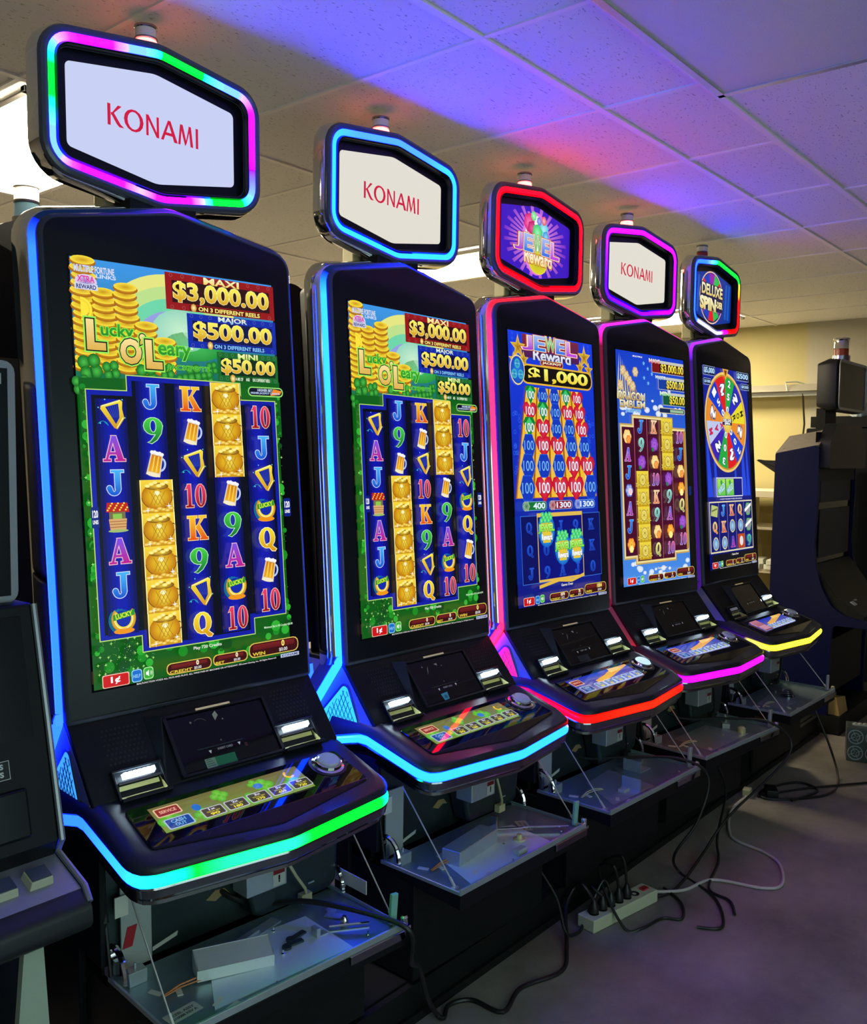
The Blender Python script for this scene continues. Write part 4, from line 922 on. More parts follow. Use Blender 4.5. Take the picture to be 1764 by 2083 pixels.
MESHM = mat('speaker_wire', (.02, .10, .16), .4)
SCR2 = attr_mat('dim_print', .4, .2, 'NONE')
SCR2.node_tree.nodes['Principled BSDF'].inputs['Emission Strength'].default_value = .12
_b = SCR2.node_tree.nodes['Principled BSDF']; SCR2.node_tree.links.new([n for n in SCR2.node_tree.nodes if n.type == 'ATTRIBUTE'][0].outputs['Color'], _b.inputs['Base Color'])

def make_low(root, idx):
    """open lower cabinet, its hanging door laid flat, struts and lanyards"""
    c = MB(); t = .016
    c.box((-.306, .19, .392), (t, .40, .58)); c.box((.306, .19, .392), (t, .40, .58)); c.box((0, .385, .392), (.612, t, .58)); c.box((0, .19, .112), (.612, .40, t)); c.box((0, .215, .668), (.612, .35, .012))
    c.box((-.306, -.06, .55), (t, .12, .26)); c.box((.306, -.06, .55), (t, .12, .26))
    cab = c.build('lower_cabinet', PLM, root, bevel=.003)
    # stand front under the tray
    c = MB(); c.box((0, -.236, .240), (.60, .02, .272)); c.box((-.291, -.12, .240), (.018, .24, .272)); c.box((.291, -.12, .240), (.018, .24, .272)); c.build('pedestal', WOOD, cab, bevel=.002)
    # grey steel hopper behind the door, right-hand side
    q = MB(); q.box((0, -.082, .515), (.59, .006, .262)); ip = q.build('inner_panel', STD, cab)
    q = MB(); q.loft([[(.075, -.125, .392), (.270, -.125, .392), (.270, -.086, .392), (.075, -.086, .392)], [(.045, -.150, .415), (.292, -.150, .415), (.292, -.086, .415), (.045, -.086, .415)], [(-.03, -.162, .655), (.298, -.162, .655), (.298, -.086, .655), (-.03, -.086, .655)]]); hp = q.build('steel_housing', STD, cab, bevel=.014, seg=3)
    for x, z in ((.16, .52), (.245, .535), (.20, .45)):
        q = MB(); q.box((x, -.163, z), (.018, .003, .0035)); q.build('steel_tab', STL, hp)
    q = MB(); q.box((.045, -.175, .560), (.11, .06, .13)); bx = q.build('power_box', STL, cab, bevel=.003)
    A = Art(); A.rect(0, 0, .034, .040, S(190, 190, 180)); A.up(); A.rect(.001, .027, .033, .039, S(120, 20, 30)); A.up(); A.rect(.015, .012, .020, .024, S(20, 20, 20)); A.ell(.0175, .009, .0025, .0025, S(20, 20, 20), 8)
    o = A.build('warning_label', PAINT, bx, smooth=False); o.location = (.060, -.2056, .500)
    q = MB(); q.tube([(.02, -.19, .62), (.09, -.215, .56), (.13, -.20, .50), (.17, -.18, .45), (.18, -.17, .43)], .004, 6); q.box((.18, -.165, .42), (.030, .018, .022)); q.box((.03, -.20, .60), (.034, .018, .018)); q.build('inner_lead', YELC if idx < 2 else RUB, cab)
    q = MB(); q.box((-.225, -.100, .478), (.070, .005, .185)); wl = q.build('wall_liner', WHT, cab)
    if idx < 2:
        q = MB(); q.box((-.262, -.110, .535), (.030, .003, .045)); q.build('paper_tag', PAP, cab)
    if idx == 0:
        q = MB(); q.prism([(-.258, .435), (-.236, .435), (-.224, .480), (-.246, .480)], -.1045, -.1030); q.build('red_sticker', RED, cab)
    q = MB(); q.prism([(-.045, .462), (-.02, .452), (.0, .462), (.02, .458), (.005, .475), (-.02, .478)], -.0862, -.0852); q.build('tan_sticker', TAN, ip)
    q = MB(); q.prism([(-.180, .394), (-.120, .408), (-.118, .418), (-.180, .403)], -.0865, -.0852); q.build('paper_label', PAP, ip)
    # door tray: hinge at the back, front lip high
    TZ = .385
    d = MB(); d.loft([[(-.300, -.405, TZ-.035), (.292, -.405, TZ-.035), (.292, -.120, TZ-.012), (-.300, -.120, TZ-.012)], [(-.300, -.405, TZ+.004), (.292, -.405, TZ+.004), (.292, -.120, TZ+.004), (-.300, -.120, TZ+.004)]])
    door = d.build('belly_door', PLM, root, bevel=.003)
    r = MB(); r.box((-.004, -.402, TZ+.012), (.592, .006, .016)); r.box((-.298, -.262, TZ+.009), (.006, .28, .010)); r.box((.290, -.262, TZ+.009), (.006, .28, .010)); r.build('door_lip', STL, door, bevel=.001)
    s = MB(); s.box((-.004, -.262, TZ+.0055), (.584, .272, .003)); s.build('door_lining', LINING, door)
    q = MB(); q.box((.205, -.4075, TZ-.004), (.165, .010, .020)); q.build('edge_bracket', CHD, door, bevel=.002)
    q = MB(); q.box((.283, -.372, TZ+.045), (.020, .010, .072), Matrix.Rotation(.1, 3, 'Y')); q.build('plastic_tab', MINT if idx < 2 else STL, door, bevel=.002)
    q = MB(); q.lathe([(.007, 0), (.009, .006), (.009, .020), (.005, .024)], (.300, -.392, TZ+.006), 12); q.box((.298, -.392, TZ+.002), (.03, .018, .008)); q.build('corner_latch', CHR, door)
    # hinges: chrome quadrants
    for sx in (-1, 1):
        q = MB(); x = sx*.292 - (.004 if sx > 0 else -.004)
        pts = [(x, -.130+.050*cos(a), TZ+.018+.060*sin(a)) for a in [pi*.05+k*pi*.12 for k in range(9)]]
        q.tube(pts, .0065, 6); q.box((x, -.115, TZ+.030), (.014, .042, .05)); q.lathe([(.013, -.008), (.013, .008)], (x, -.112, TZ+.055), 14, Matrix.Rotation(pi/2, 3, 'Y')); q.build('hinge', CHR, door)
    q = MB(); q.tube([(-.300, -.135, TZ+.02), (-.300, -.115, TZ+.13)], .004, 6); q.tube([(-.300, -.115, TZ+.13), (-.300, -.10, TZ+.22)], .008, 8); q.build('gas_strut', RUB, door)
    q = MB(); q.box((-.262, -.168, TZ+.022), (.040, .030, .030)); q.lathe([(.004, 0), (.004, .012)], (-.262, -.168, TZ+.037), 8); q.build('hinge_bracket', STL, door, bevel=.002)
    for sx in (-1, 1):
        q = MB(); a = Vector((sx*.285, -.372, TZ+.014)); b = Vector((sx*.283-.0, -.185, .612)); q.tube([a, b], .0020, 6); q.tube([a, a.lerp(b, .09)], .0040, 6); q.box(a-Vector((0, 0, .004)), (.018, .012, .008)); q.build('lanyard', WIRE, root)
    return door
WIRE = mat('steel_wire', (.72, .70, .64), .35, .6); TAN = mat('tan_sticker', (.35, .25, .10), .6)
LINING = mat('door_sheet_steel', (.26, .37, .39), .30, .55, noise=.25, nscale=9)
PAINT = attr_mat('printed_paper', .5, .4, 'NONE'); PAINT.node_tree.nodes['Principled BSDF'].inputs['Emission Strength'].default_value = 0
PAINT.node_tree.links.new([n for n in PAINT.node_tree.nodes if n.type == 'ATTRIBUTE'][0].outputs['Color'], PAINT.node_tree.nodes['Principled BSDF'].inputs['Base Color'])
def plate(mb, pts, z0, z1): mb.loft([[(x, y, z0) for x, y in pts], [(x, y, z1) for x, y in pts]])
def tray_fit(root, door, idx):
    Z = .3925
    def lab(x, y, w, h, a, nm='paper_label', rows=2):
        A = Art(); A.rrect(-w/2, -h/2, w/2, h/2, .003, S(190, 195, 170)); A.up()
        for k in range(rows): A.text('610088 REV A' if k else 'BEZEL ASSY', -w*.36, w*.38, h*(.06-.34*k), h*(.26-.34*k), S(40, 45, 40), bold=.03)
        o = A.build(nm, PAINT, door, smooth=False); o.matrix_local = Matrix.Translation((x, y, Z+.0006)) @ Matrix.Rotation(a, 4, 'Z') @ Matrix.Rotation(-pi/2, 4, 'X')
    def screw(pts):
        for x, y in pts:
            q = MB(); q.lathe([(.0045, 0), (.0045, .004), (.002, .0055), (.002, .012)], (x, y, Z), 8); q.build('screw', CHR, door)
    def clip(x, y, a=0.):
        q = MB(); q.box((x, y, Z+.001), (.030, .012, .002), Matrix.Rotation(a, 3, 'Z')); q.build('white_clip', PAP, door)
    q = MB(); pl = {0: [(-.195, -.372), (-.13, -.245), (.040, -.190), (.155, -.200), (.150, -.385)], 1: [(-.235, -.385), (-.17, -.21), (.05, -.190), (.150, -.235), (.130, -.385)], 2: [(-.23, -.37), (-.12, -.20), (.05, -.18), (.02, -.38)], 3: [(-.20, -.37), (-.16, -.19), (.10, -.18), (.12, -.36)], 4: [(-.23, -.33), (-.20, -.22), (-.02, -.20), (-.05, -.34)]}[idx]
    plate(q, pl, Z, Z+.0018); q.build('metal_plate', PLT if idx < 2 else STL, door)
    for x, a in ((-.252, .4), (-.215, -.3)): clip(x, -.235-.03*(x > -.23), a+pi/2)
    clip(-.175, -.352, .6); clip(-.16, -.385, .3); clip(-.20, -.398, 0)
    q = MB(); q.tube([(-.25, -.262, Z+.004), (-.21, -.258, Z+.010), (-.175, -.262, Z+.012), (-.14, -.27, Z+.006)], .0022, 5); q.tube([(-.25, -.266, Z+.004), (-.21, -.264, Z+.008), (-.175, -.268, Z+.008), (-.14, -.275, Z+.005)], .0018, 5); q.build('signal_wire', ORW if idx < 2 else YELC, door)
    screw([(.06, -.205), (.02, -.300), (.205, -.372), (-.06, -.392)][: 4 if idx < 4 else 2]); lab({0: -.245, 1: .170, 2: .22, 3: .2, 4: .1}[idx], {0: -.335, 1: -.262}.get(idx, -.25), .075, .036, {0: .1, 1: .95}.get(idx, .2)) if idx < 2 else None
    # reinforcing flange on the right wall
    q = MB(); q.tube([(.275, -.13, Z+.012), (.278, -.36, Z+.010)], .004, 6); q.build('side_bead', LINING, door)
    if idx == 1:
        q = MB(); R = Matrix.Rotation(.13, 3, 'Z'); c = Vector((-.085, -.262, Z)); 
        for cc, dd in (((0, .028, .020), (.20, .003, .040)), ((0, -.028, .020), (.20, .003, .040)), ((0, 0, .040), (.20, .058, .003)), ((-.10, 0, .020), (.003, .058, .040))): q.box(c+R @ Vector(cc), dd, R)
        q.build('box_bracket', STL, door, bevel=.0015)
        q = MB(); q.lathe([(.018, 0), (.018, .004), (.008, .006), (.008, .016), (.004, .018)], (.075, -.315, Z+.002), 12); q.build('cam_lock', SCOOP, door)
        q = MB(); q.box((.0, -.372, Z+.010), (.040, .022, .018)); q.build('switch', WHT, door, bevel=.002)
        q = MB(); q.tube([(.075, -.235, Z+.012), (.16, -.305, Z+.012)], .003, 6); q.box((.07, -.225, Z+.025), (.008, .024, .05)); q.tube([(.16, -.305, Z+.012), (.235, -.378, Z+.012)], .003, 6); q.build('link_rod', CHR, door)
    elif idx == 0:
        q = MB()
        for x, y, a in ((.085, -.265, .2), (.06, -.285, -.1)): q.box((x, y, Z+.006), (.045, .014, .004), Matrix.Rotation(a, 3, 'Z')); q.lathe([(.011, 0), (.011, .005)], (x-.022, y-.004, Z+.004), 12)
        q.build('cam_lever', STD, door)
        q = MB(); q.box((.118, -.290, Z+.012), (.010, .022, .022)); q.box((.130, -.292, Z+.003), (.030, .018, .003)); q.build('catch', STL, door)
        q = MB(); q.box((.306, -.185, .4275), (.003, .125, .034)); q.build('white_label', PAP, door)
        q = MB(); q.lathe([(.010, 0), (.010, .012), (.005, .020)], (.200, -.292, Z), 12); q.tube([(.16, -.285, Z+.006), (.24, -.335, Z+.006)], .003, 6); q.build('lock_barrel', CHR, door)
        q = MB(); q.box((.205, -.245, Z+.002), (.022, .040, .003), Matrix.Rotation(.5, 3, 'Z')); q.lathe([(.013, 0), (.013, .003)], (.216, -.222, Z+.001), 14); q.build('key_tab', STL, door)
        q = MB(); R = Matrix.Rotation(.25, 3, 'Z'); q.box((-.045, -.198, Z+.004), (.16, .016, .008), R); q.box((.0, -.188, Z+.001), (.20, .03, .003), R); q.build('rail_strip', STL, door)
    elif idx == 2:
        for x, y, w in ((-.06, -.335, .05), (.10, -.245, .07)):
            q = MB(); q.box((x, y, Z+.020), (.003, .07, .040)); q.box((x+w/2, y, Z+.002), (w, .07, .003)); q.build('angle_bracket', STL, door)
        q = MB(); q.box((-.10, -.33, Z+.006), (.034, .026, .012)); q.build('switch', WHT, door, bevel=.002)
    elif idx == 3:
        q = MB(); q.box((.14, -.25, Z+.010), (.04, .03, .02), Matrix.Rotation(.6, 3, 'Z')); q.tube([(.14, -.25, Z+.02), (.19, -.22, Z+.035)], .006, 8); q.build('key_lever', WHT, door)
        q = MB(); q.lathe([(.016, 0), (.016, .02), (.008, .026)], (.12, -.33, Z), 12); q.build('cam_lock', SCOOP, door)
    else:
        q = MB()
        for k in range(4): q.lathe([(.035-.006*k, .004*k), (.035-.006*k, .004*k+.004)], (.03, -.27, Z+.004*k), 16)
        q.build('coiled_lead', CHD, door); q = MB(); q.box((.13, -.22, Z+.006), (.05, .02, .012), Matrix.Rotation(.4, 3, 'Z')); q.build('switch', WHT, door)
ORW = mat('orange_wire', (.60, .20, .05), .5)

def slot_machine(i, art, top, deck, label, ledL, ledT, ledR, topf, deckf, tri, litb, beacon=True):
    x, y, a, ro = MPOS[i]
    beacon = i < 4
    cx = Vector((cos(a), sin(a), 0)); p = Vector((x, y, 0)) + cx*sin(ro)*HZ
    root = thing('slot_machine', label, 'slot machine', p, a, 'lit slot machines in a row', -ro)
    make_head(root, ARTS[art], ledL, ledT, ledR, tri); make_topper(root, TOPS[top], topf, radians((3.75, .58, 2.1, 1.0, 1.5)[i])); make_beacon(root, beacon)
    make_mid(root, tri, i); make_deck(root, DECKS[deck], deckf, litb, None)
    tray_fit(root, make_low(root, i), i); return root
MPOS = [(1.31638, 1.80858, -.10204, radians(.726)), (2.10062, 1.77430, -.02615, radians(-.365)), (2.82885, 1.73844, -.04678, radians(-.341)), (3.54396, 1.71085, -.09493, radians(-.5)), (4.31035, 1.69767, -.01718, radians(-.4))]
# ------------------------------------------------------------------ room shell
CZ = 2.552
def tilemat():
    m = bpy.data.materials.new('fissured_ceiling_tile'); m.use_nodes = True; N = m.node_tree; b = N.nodes['Principled BSDF']; b.inputs['Roughness'].default_value = .85
    tc = N.nodes.new('ShaderNodeTexCoord'); mp = N.nodes.new('ShaderNodeMapping'); mp.inputs['Scale'].default_value = (60, 150, 1); N.links.new(tc.outputs['Object'], mp.inputs['Vector'])
    n0 = N.nodes.new('ShaderNodeTexNoise'); n0.inputs['Scale'].default_value = 3; N.links.new(tc.outputs['Object'], n0.inputs['Vector'])
    ad = N.nodes.new('ShaderNodeVectorMath'); ad.operation = 'MULTIPLY_ADD'; ad.inputs[1].default_value = (14, 14, 0); N.links.new(n0.outputs['Color'], ad.inputs[0]); N.links.new(mp.outputs[0], ad.inputs[2])
    v = N.nodes.new('ShaderNodeTexNoise'); v.inputs['Scale'].default_value = 1.1; v.inputs['Detail'].default_value = 2; N.links.new(ad.outputs[0], v.inputs['Vector'])
    r = N.nodes.new('ShaderNodeValToRGB'); r.color_ramp.elements[0].position = .30; r.color_ramp.elements[0].color = (.40, .39, .37, 1); r.color_ramp.elements[1].position = .36; r.color_ramp.elements[1].color = (.80, .79, .76, 1)
    N.links.new(v.outputs['Fac'], r.inputs[0]); N.links.new(r.outputs[0], b.inputs['Base Color'])
    u = N.nodes.new('ShaderNodeBump'); u.inputs['Strength'].default_value = .6; u.inputs['Distance'].default_value = .004; N.links.new(r.outputs[0], u.inputs['Height']); N.links.new(u.outputs[0], b.inputs['Normal'])
    return m
def floormat():
    m = bpy.data.materials.new('stained_concrete'); m.use_nodes = True; N = m.node_tree; b = N.nodes['Principled BSDF']; b.inputs['Roughness'].default_value = .45; b.inputs['Specular IOR Level'].default_value = .35
    tc = N.nodes.new('ShaderNodeTexCoord'); n = N.nodes.new('ShaderNodeTexNoise'); n.inputs['Scale'].default_value = 1.6; n.inputs['Detail'].default_value = 8; n.inputs['Roughness'].default_value = .65; N.links.new(tc.outputs['Object'], n.inputs['Vector'])
    r = N.nodes.new('ShaderNodeValToRGB'); e = r.color_ramp.elements; e[0].position = .34; e[0].color = (.13, .115, .10, 1); e[1].position = .66; e[1].color = (.33, .30, .25, 1)
    N.links.new(n.outputs['Fac'], r.inputs[0]); N.links.new(r.outputs[0], b.inputs['Base Color'])
    n2 = N.nodes.new('ShaderNodeTexNoise'); n2.inputs['Scale'].default_value = 60; N.links.new(tc.outputs['Object'], n2.inputs['Vector'])
    u = N.nodes.new('ShaderNodeBump'); u.inputs['Strength'].default_value = .25; u.inputs['Distance'].default_value = .003; N.links.new(n2.outputs['Fac'], u.inputs['Height']); N.links.new(u.outputs[0], b.inputs['Normal']); return m
def wallmat(two=False):
    m = mat('painted_wall', (.60, .55, .42), .7, bump=.2, bscale=40)
    if two:   # paler to the right of a straight edge, yellower to the left
        N = m.node_tree; b = N.nodes['Principled BSDF']; tc = N.nodes.new('ShaderNodeTexCoord'); sx = N.nodes.new('ShaderNodeSeparateXYZ'); N.links.new(tc.outputs['Object'], sx.inputs[0])
        mr = N.nodes.new('ShaderNodeMapRange'); mr.inputs['From Min'].default_value = 2.34; mr.inputs['From Max'].default_value = 2.40; N.links.new(sx.outputs['Y'], mr.inputs[0])
        mx = N.nodes.new('ShaderNodeMixRGB'); mx.inputs[1].default_value = (.42, .39, .29, 1); mx.inputs[2].default_value = (.45, .39, .165, 1); N.links.new(mr.outputs[0], mx.inputs[0]); N.links.new(mx.outputs[0], b.inputs['Base Color'])
    return m
X0, X1, Y0_, Y1_ = -1.6, 7.39, -1.9, 6.4
def slab(x0, y0, z0, x1, y1, z1): q = MB(); q.box(((x0+x1)/2, (y0+y1)/2, (z0+z1)/2), (x1-x0, y1-y0, z1-z0)); return q
struct('floor', slab(X0-.1, Y0_-.1, -.06, X1+.1, Y1_+.1, 0), floormat(), smooth=False)
struct('ceiling', slab(X0-.1, Y0_-.1, CZ+.006, X1+.1, Y1_+.1, CZ+.06), tilemat(), smooth=False)
FILL_PANE = emis('fill_window_glow', (.66, 1., .92), PANE_FILL_EMIT)
w_ = MB(); w_.box((.55, Y0_+.012, 1.25), (3.1, .01, 1.7)); struct('fill_window_1', w_, FILL_PANE, smooth=False)  # unseen glowing pane added as soft fill for the open doors and floor
w_ = MB(); w_.box((.55, Y0_+.02, .37), (3.3, .06, .08)); w_.box((.55, Y0_+.02, 2.13), (3.3, .06, .08))
for k in range(4): w_.box((-1.03+k*1.053, Y0_+.02, 1.25), (.06, .05, 1.74))
struct('trim_2', w_, mat('fill_window_frame', (.6, .6, .58), .4), smooth=False)  # frame round the added fill pane
WM = mat('dim_painted_wall', (.22, .20, .18), .7, bump=.2, bscale=40); struct('wall_far', slab(X1, Y0_-.1, 0, X1+.1, Y1_+.1, CZ+.01), wallmat(True), smooth=False)
struct('wall_near', slab(X0-.1, Y0_-.1, 0, X0, Y1_+.1, CZ+.01), WM, smooth=False); struct('wall_right', slab(X0, Y0_-.1, 0, X1, Y0_, CZ+.01), WM, smooth=False); struct('wall_left', slab(X0, Y1_, 0, X1, Y1_+.1, CZ+.01), WM, smooth=False)
TBAR = mat('white_ceiling_grid', (.86, .84, .80), .45)
tb = MB(); hw = .0115
AL = [-1.32, -.706, -.096, .514, 1.1244, 1.446, 2.617, 3.77, 4.94, 6.1]
for y in AL: tb.box(((X0+X1)/2, y, CZ+.003), (X1-X0, hw*2, .007))
for k in range(-5, 10):
    x = 1.915+.61*k
    if X0 < x < X1: tb.box((x, (1.1244+Y1_)/2, CZ+.0035), (hw*1.4, Y1_-1.1244, .006))
    if k % 2 == 1:
        xx = x+.095
        if X0 < xx < X1: tb.box((xx, (Y0_+1.1244)/2, CZ+.0035), (hw*1.4, 1.1244-Y0_, .006))
struct('trim_1', tb, TBAR, smooth=False)
# ceiling lights: three lit panels behind the row, one switched off overhead
DIFF_ON = emis('lit_diffuser', (1., .86, .60), TROFFER_EMIT)
DIFF_OFF = mat('prismatic_diffuser', (.62, .60, .62), .35, bump=.6, bscale=260, spec=.6)
LFR = mat('light_frame_metal', (.70, .70, .70), .25, .6)
def ceiling_light(x0, y0, x1, y1, on, label):
    t = thing('ceiling_light', label, 'ceiling light', ((x0+x1)/2, (y0+y1)/2, CZ-.004), 0, 'recessed ceiling lights'); w, h = x1-x0, y1-y0; z = -.008
    f = MB()
    for cx, cy, sx, sy in ((0, -h/2+.012, w, .024), (0, h/2-.012, w, .024), (-w/2+.012, 0, .024, h), (w/2-.012, 0, .024, h)): f.box((cx, cy, z), (sx, sy, .018))
    f.build('frame', LFR, t, bevel=.003)
    d = MB(); d.box((0, 0, z+.001), (w-.046, h-.046, .010)); d.build('diffuser', DIFF_ON if on else DIFF_OFF, t)
ceiling_light(1.325, 2.635, 1.895, 3.750, True, 'lit white panel in the ceiling above the leftmost machine, at the left edge')
ceiling_light(3.765, 2.635, 4.335, 3.750, True, 'lit white panel in the ceiling seen behind the red ringed topper')
ceiling_light(6.205, 2.635, 6.775, 3.750, True, 'lit white panel in the ceiling farthest away, behind the violet ringed topper')
FILL_COOL = emis('fill_cool_diffuser', (.80, 1., .92), FRONT_FILL_EMIT)  # for the unseen panels added to brighten the aisle floor and open doors
ceiling_light(1.325, 4.965, 1.895, 6.075, True, 'added lit white ceiling panel hidden in the far row, left end')  # far row: hidden panels added to brighten the ceiling and rear floor
ceiling_light(3.765, 4.965, 4.335, 6.075, True, 'added lit white ceiling panel hidden in the far row, middle')
ceiling_light(6.205, 4.965, 6.775, 6.075, True, 'added lit white ceiling panel hidden in the far row, right end')
DIFF_ON, _k = FILL_COOL, DIFF_ON
ceiling_light(-1.025, -.68, .165, -.11, True, 'added cool white fill panel in the ceiling behind the camera, unseen')
ceiling_light(2.635, -1.29, 3.825, -.72, True, 'added cool white fill panel right of the aisle, out of the picture')
DIFF_ON = _k
ceiling_light(1.415, .53, 2.605, 1.107, False, 'unlit ribbed ceiling panel at the top right, tinted purple by the machines')

# ------------------------------------------------------------------ the five machines
MACH = []
ring5 = ramp([(0, RBLU), (.04, RBLU), (.06, WHITE_), (.20, WHITE_), (.24, RMAG), (.28, RED_), (.47, RED_), (.52, RGRN), (.72, RGRN), (.76, RSKY), (.80, RBLU), (1, RBLU)])
ring1 = ramp([(0, RSKY), (.03, RSKY), (.05, RMAG), (.13, RMAG), (.16, RSKY), (.18, RMAG), (.25, RMAG), (.275, RSKY), (.29, RGRN), (.355, RGRN), (.375, RSKY), (.42, RVIO), (.44, RMAG), (.52, RMAG), (.55, RSKY), (.59, RSKY), (.62, RGRN), (.70, RGRN), (.725, RSKY), (.76, RSKY), (.78, RMAG), (.85, RMAG), (.88, RSKY), (.90, RGRN), (.97, RGRN), (1, RSKY)])
deck1 = ramp([(0, BLUE), (.12, BLUE), (.25, CYAN), (.29, AQUA), (.315, AQUA), (.33, GREEN), (.36, GREEN), (.38, (.02, 20., .6)), (.50, (.03, 20., .85)), (.535, GREEN), (.70, GREEN), (.74, AQUA), (.80, CYAN), (1, BLUE)])
MACH.append(slot_machine(0, 'clover', 'violet_white', 'clover', 'largest lit slot machine, nearest the camera, blue side strip and green-edged button deck', BLUE, (.0, .01, .06), BLUE, ring1, deck1, ((.06, .42, 1.4), (.06, .6, 1.4)), False))
MACH.append(slot_machine(1, 'clover', 'warm_white', 'clover', 'lit slot machine with clover game, all cyan light strips and cyan-ringed topper', CYAN, (.0, .01, .06), BLUE, ramp([(0, RCYAN), (.55, RCYAN), (.62, (.10, .5, 50)), (.82, (.10, .5, 50)), (.9, RCYAN), (1, RCYAN)]), const(CYAN), ((.05, .75, 1.2), (.05, .7, 1.1)), False))
MACH.append(slot_machine(2, 'gems', 'jewel', 'blue', 'lit slot machine with gem board game, red-ringed topper and red-edged deck', PINK, (4., .02, .05), DIMPINK, const(RRED), ramp([(0, DIMPINK), (.15, (.6, .0, .05)), (.25, RED_), (.4, ORANGE), (.6, ORANGE), (.75, RED_), (1, RED_)]), ((2.2, .02, .5), (1.2, .02, .3)), True))
MACH.append(slot_machine(3, 'palace', 'warm_white', 'blue', 'lit slot machine with golden reels on maroon, magenta-ringed topper and magenta-edged deck', DIMRED, (3., .03, 1.2), DIMVIO, ramp([(0, RVIO), (.25, (.6, 0, 34)), (.45, (2, 0, 34)), (.55, RMAG), (.82, RMAG), (.9, (1., .02, 34)), (1, RVIO)]), ramp([(0, DIMRED), (.2, DIMRED), (.27, MAGENTA), (.7, MAGENTA), (.85, (1.6, .02, 7)), (1, VIOLET)]), (None, None), False))
MACH.append(slot_machine(4, 'wheel', 'wheel', 'blue2', 'farthest lit slot machine with a coloured prize wheel on screen and yellow-edged deck', DIMVIO, (.6, .03, 3.), DIMVIO, ring5, ramp([(0, DIMVIO), (.2, DIMVIO), (.26, YELLOW), (.8, YELLOW), (1, YELLOW)]), (None, None), False, False))
# low stand the row stands on
st = thing('machine_stand', 'long low black stand under the row of lit slot machines', 'stand', (3.2, 1.75, 0))
q = MB(); q.box((0, -.205, .048), (3.94, .022, .096)); q.box((0, .60, .048), (3.94, .022, .096)); q.box((-1.96, .2, .048), (.022, .79, .096)); q.box((1.96, .2, .048), (.022, .79, .096)); q.build('stand_frame', WOOD, st, bevel=.002)
q = MB(); q.box((0, .19, .094), (3.90, .76, .010)); q.build('stand_top', WOOD, st)
q = MB(); q.box((0, -.222, .012), (3.94, .012, .024)); q.build('stand_foot', WOOD, st)
# ------------------------------------------------------------------ machine at the left edge
NAVY = mat('navy_cabinet_paint', (.002, .004, .040), .45, spec=.2); SILV = mat('silver_paint', (.30, .31, .34), .30, .5); DKS = mat('dark_screen_glass', (.006, .008, .010), .22, spec=.25)
r0 = thing('slot_machine', 'dark unlit slot machine cut off by the left edge, with square buttons', 'slot machine', (.50, 1.77, 0), 0)
q = MB(); q.prism(rpoly([(-.33, 1.215), (.34, 1.215), (.34, 1.665), (-.33, 1.665)], .02, 4), -.03, .35); b0 = q.build('upper_cabinet', PLA, r0)
q = MB(); q.prism(rpoly([(-.335, 1.21), (.345, 1.21), (.345, 1.67), (-.335, 1.67)], .022, 4), -.034, -.026); q.build('silver_edge', SILV, b0)
q = MB(); q.prism([(-.32, 1.225), (.328, 1.225), (.328, 1.655), (-.32, 1.655)], -.040, -.033); q.build('screen', DKS, b0)
q = MB(); q.box((.27, -.0415, 1.635), (.09, .002, .020)); q.build('paper_label', WHT, b0)
FY = lambda z: -.07-(1.215-z)*.212
prof = [(-.07, 1.212), (.35, 1.212), (.35, .66), (-.12, .66), (-.145, .735), (-.163, .775)]
q = MB(); q.prism(prof, -.33, .355, 'yz'); m0 = q.build('lower_cabinet', PLM, r0, bevel=.008)
q = MB(); q.tube([(.354, -.074, 1.21), (.356, -.166, .775), (.356, -.150, .748), (.356, -.243, .712), (.352, -.268, .69)], .006, 8); q.build('silver_edge', SILV, m0)
q = MB(); q.loft([[(-.32, FY(1.19), 1.19), (.325, FY(1.19), 1.19), (.325, FY(.97), .97), (-.32, FY(.97), .97)], [(-.32, FY(1.19)-.004, 1.19), (.325, FY(1.19)-.004, 1.19), (.325, FY(.97)-.004, .97), (-.32, FY(.97)-.004, .97)]]); q.build('screen', DKS, m0)
A = Art(); A.rect(0, 0, .17, .034, S(225, 225, 220)); A.up(); A.rect(.001, .001, .169, .033, S(18, 20, 22)); A.up(); A.text('MALFUNCTION VOIDS', .012, .158, .020, .029, S(215, 215, 215), bold=.04); A.text('ALL PAYS AND PLAYS', .012, .158, .006, .015, S(215, 215, 215), bold=.04)
o = A.build('notice_label', PAINT, m0, smooth=False); o.location = (.105, FY(.915)-.003, .905); o.rotation_euler = (-.21, 0, 0)
q = MB(); q.box((.12, FY(.84), .84), (.36, .02, .09), Matrix.Rotation(-.21, 3, 'X')); q.build('note_slot', DKS, m0, bevel=.006)
q = MB(); q.loft([[(-.33, -.243, .700), (.350, -.243, .700), (.350, -.140, .740), (-.33, -.140, .740)], [(-.33, -.243, .708), (.350, -.243, .708), (.350, -.140, .748), (-.33, -.140, .748)]]); dk0 = q.build('button_panel', SILV, r0)
BTC = mat('yellowed_clear_plastic', (.55, .56, .40), .12, coat=.5); BTD = mat('button_face', (.05, .07, .10), .15)
for k in range(6):
    x = .292-.064*k; q = MB(); R = Matrix.Rotation(radians(21), 3, 'X'); q.box((x, -.196, .732), (.046, .040, .020), R, .86); b_ = q.build('square_button', BTC, dk0, bevel=.002)
    q = MB(); q.box((x, -.1995, .7425), (.036, .030, .003), R); q.build('button_face', BTD, b_)
RUBP = mat('black_vinyl', (.012, .014, .018), .45)
q = MB(); q.prism(rpoly([(-.242, .708), (-.275, .688), (-.280, .650), (-.245, .628), (-.12, .628), (-.12, .700)], [.0, .02, .02, .02, 0, 0], 5), -.33, .352, 'yz'); q.build('padded_armrest', RUBP, r0, bevel=.012, seg=3)
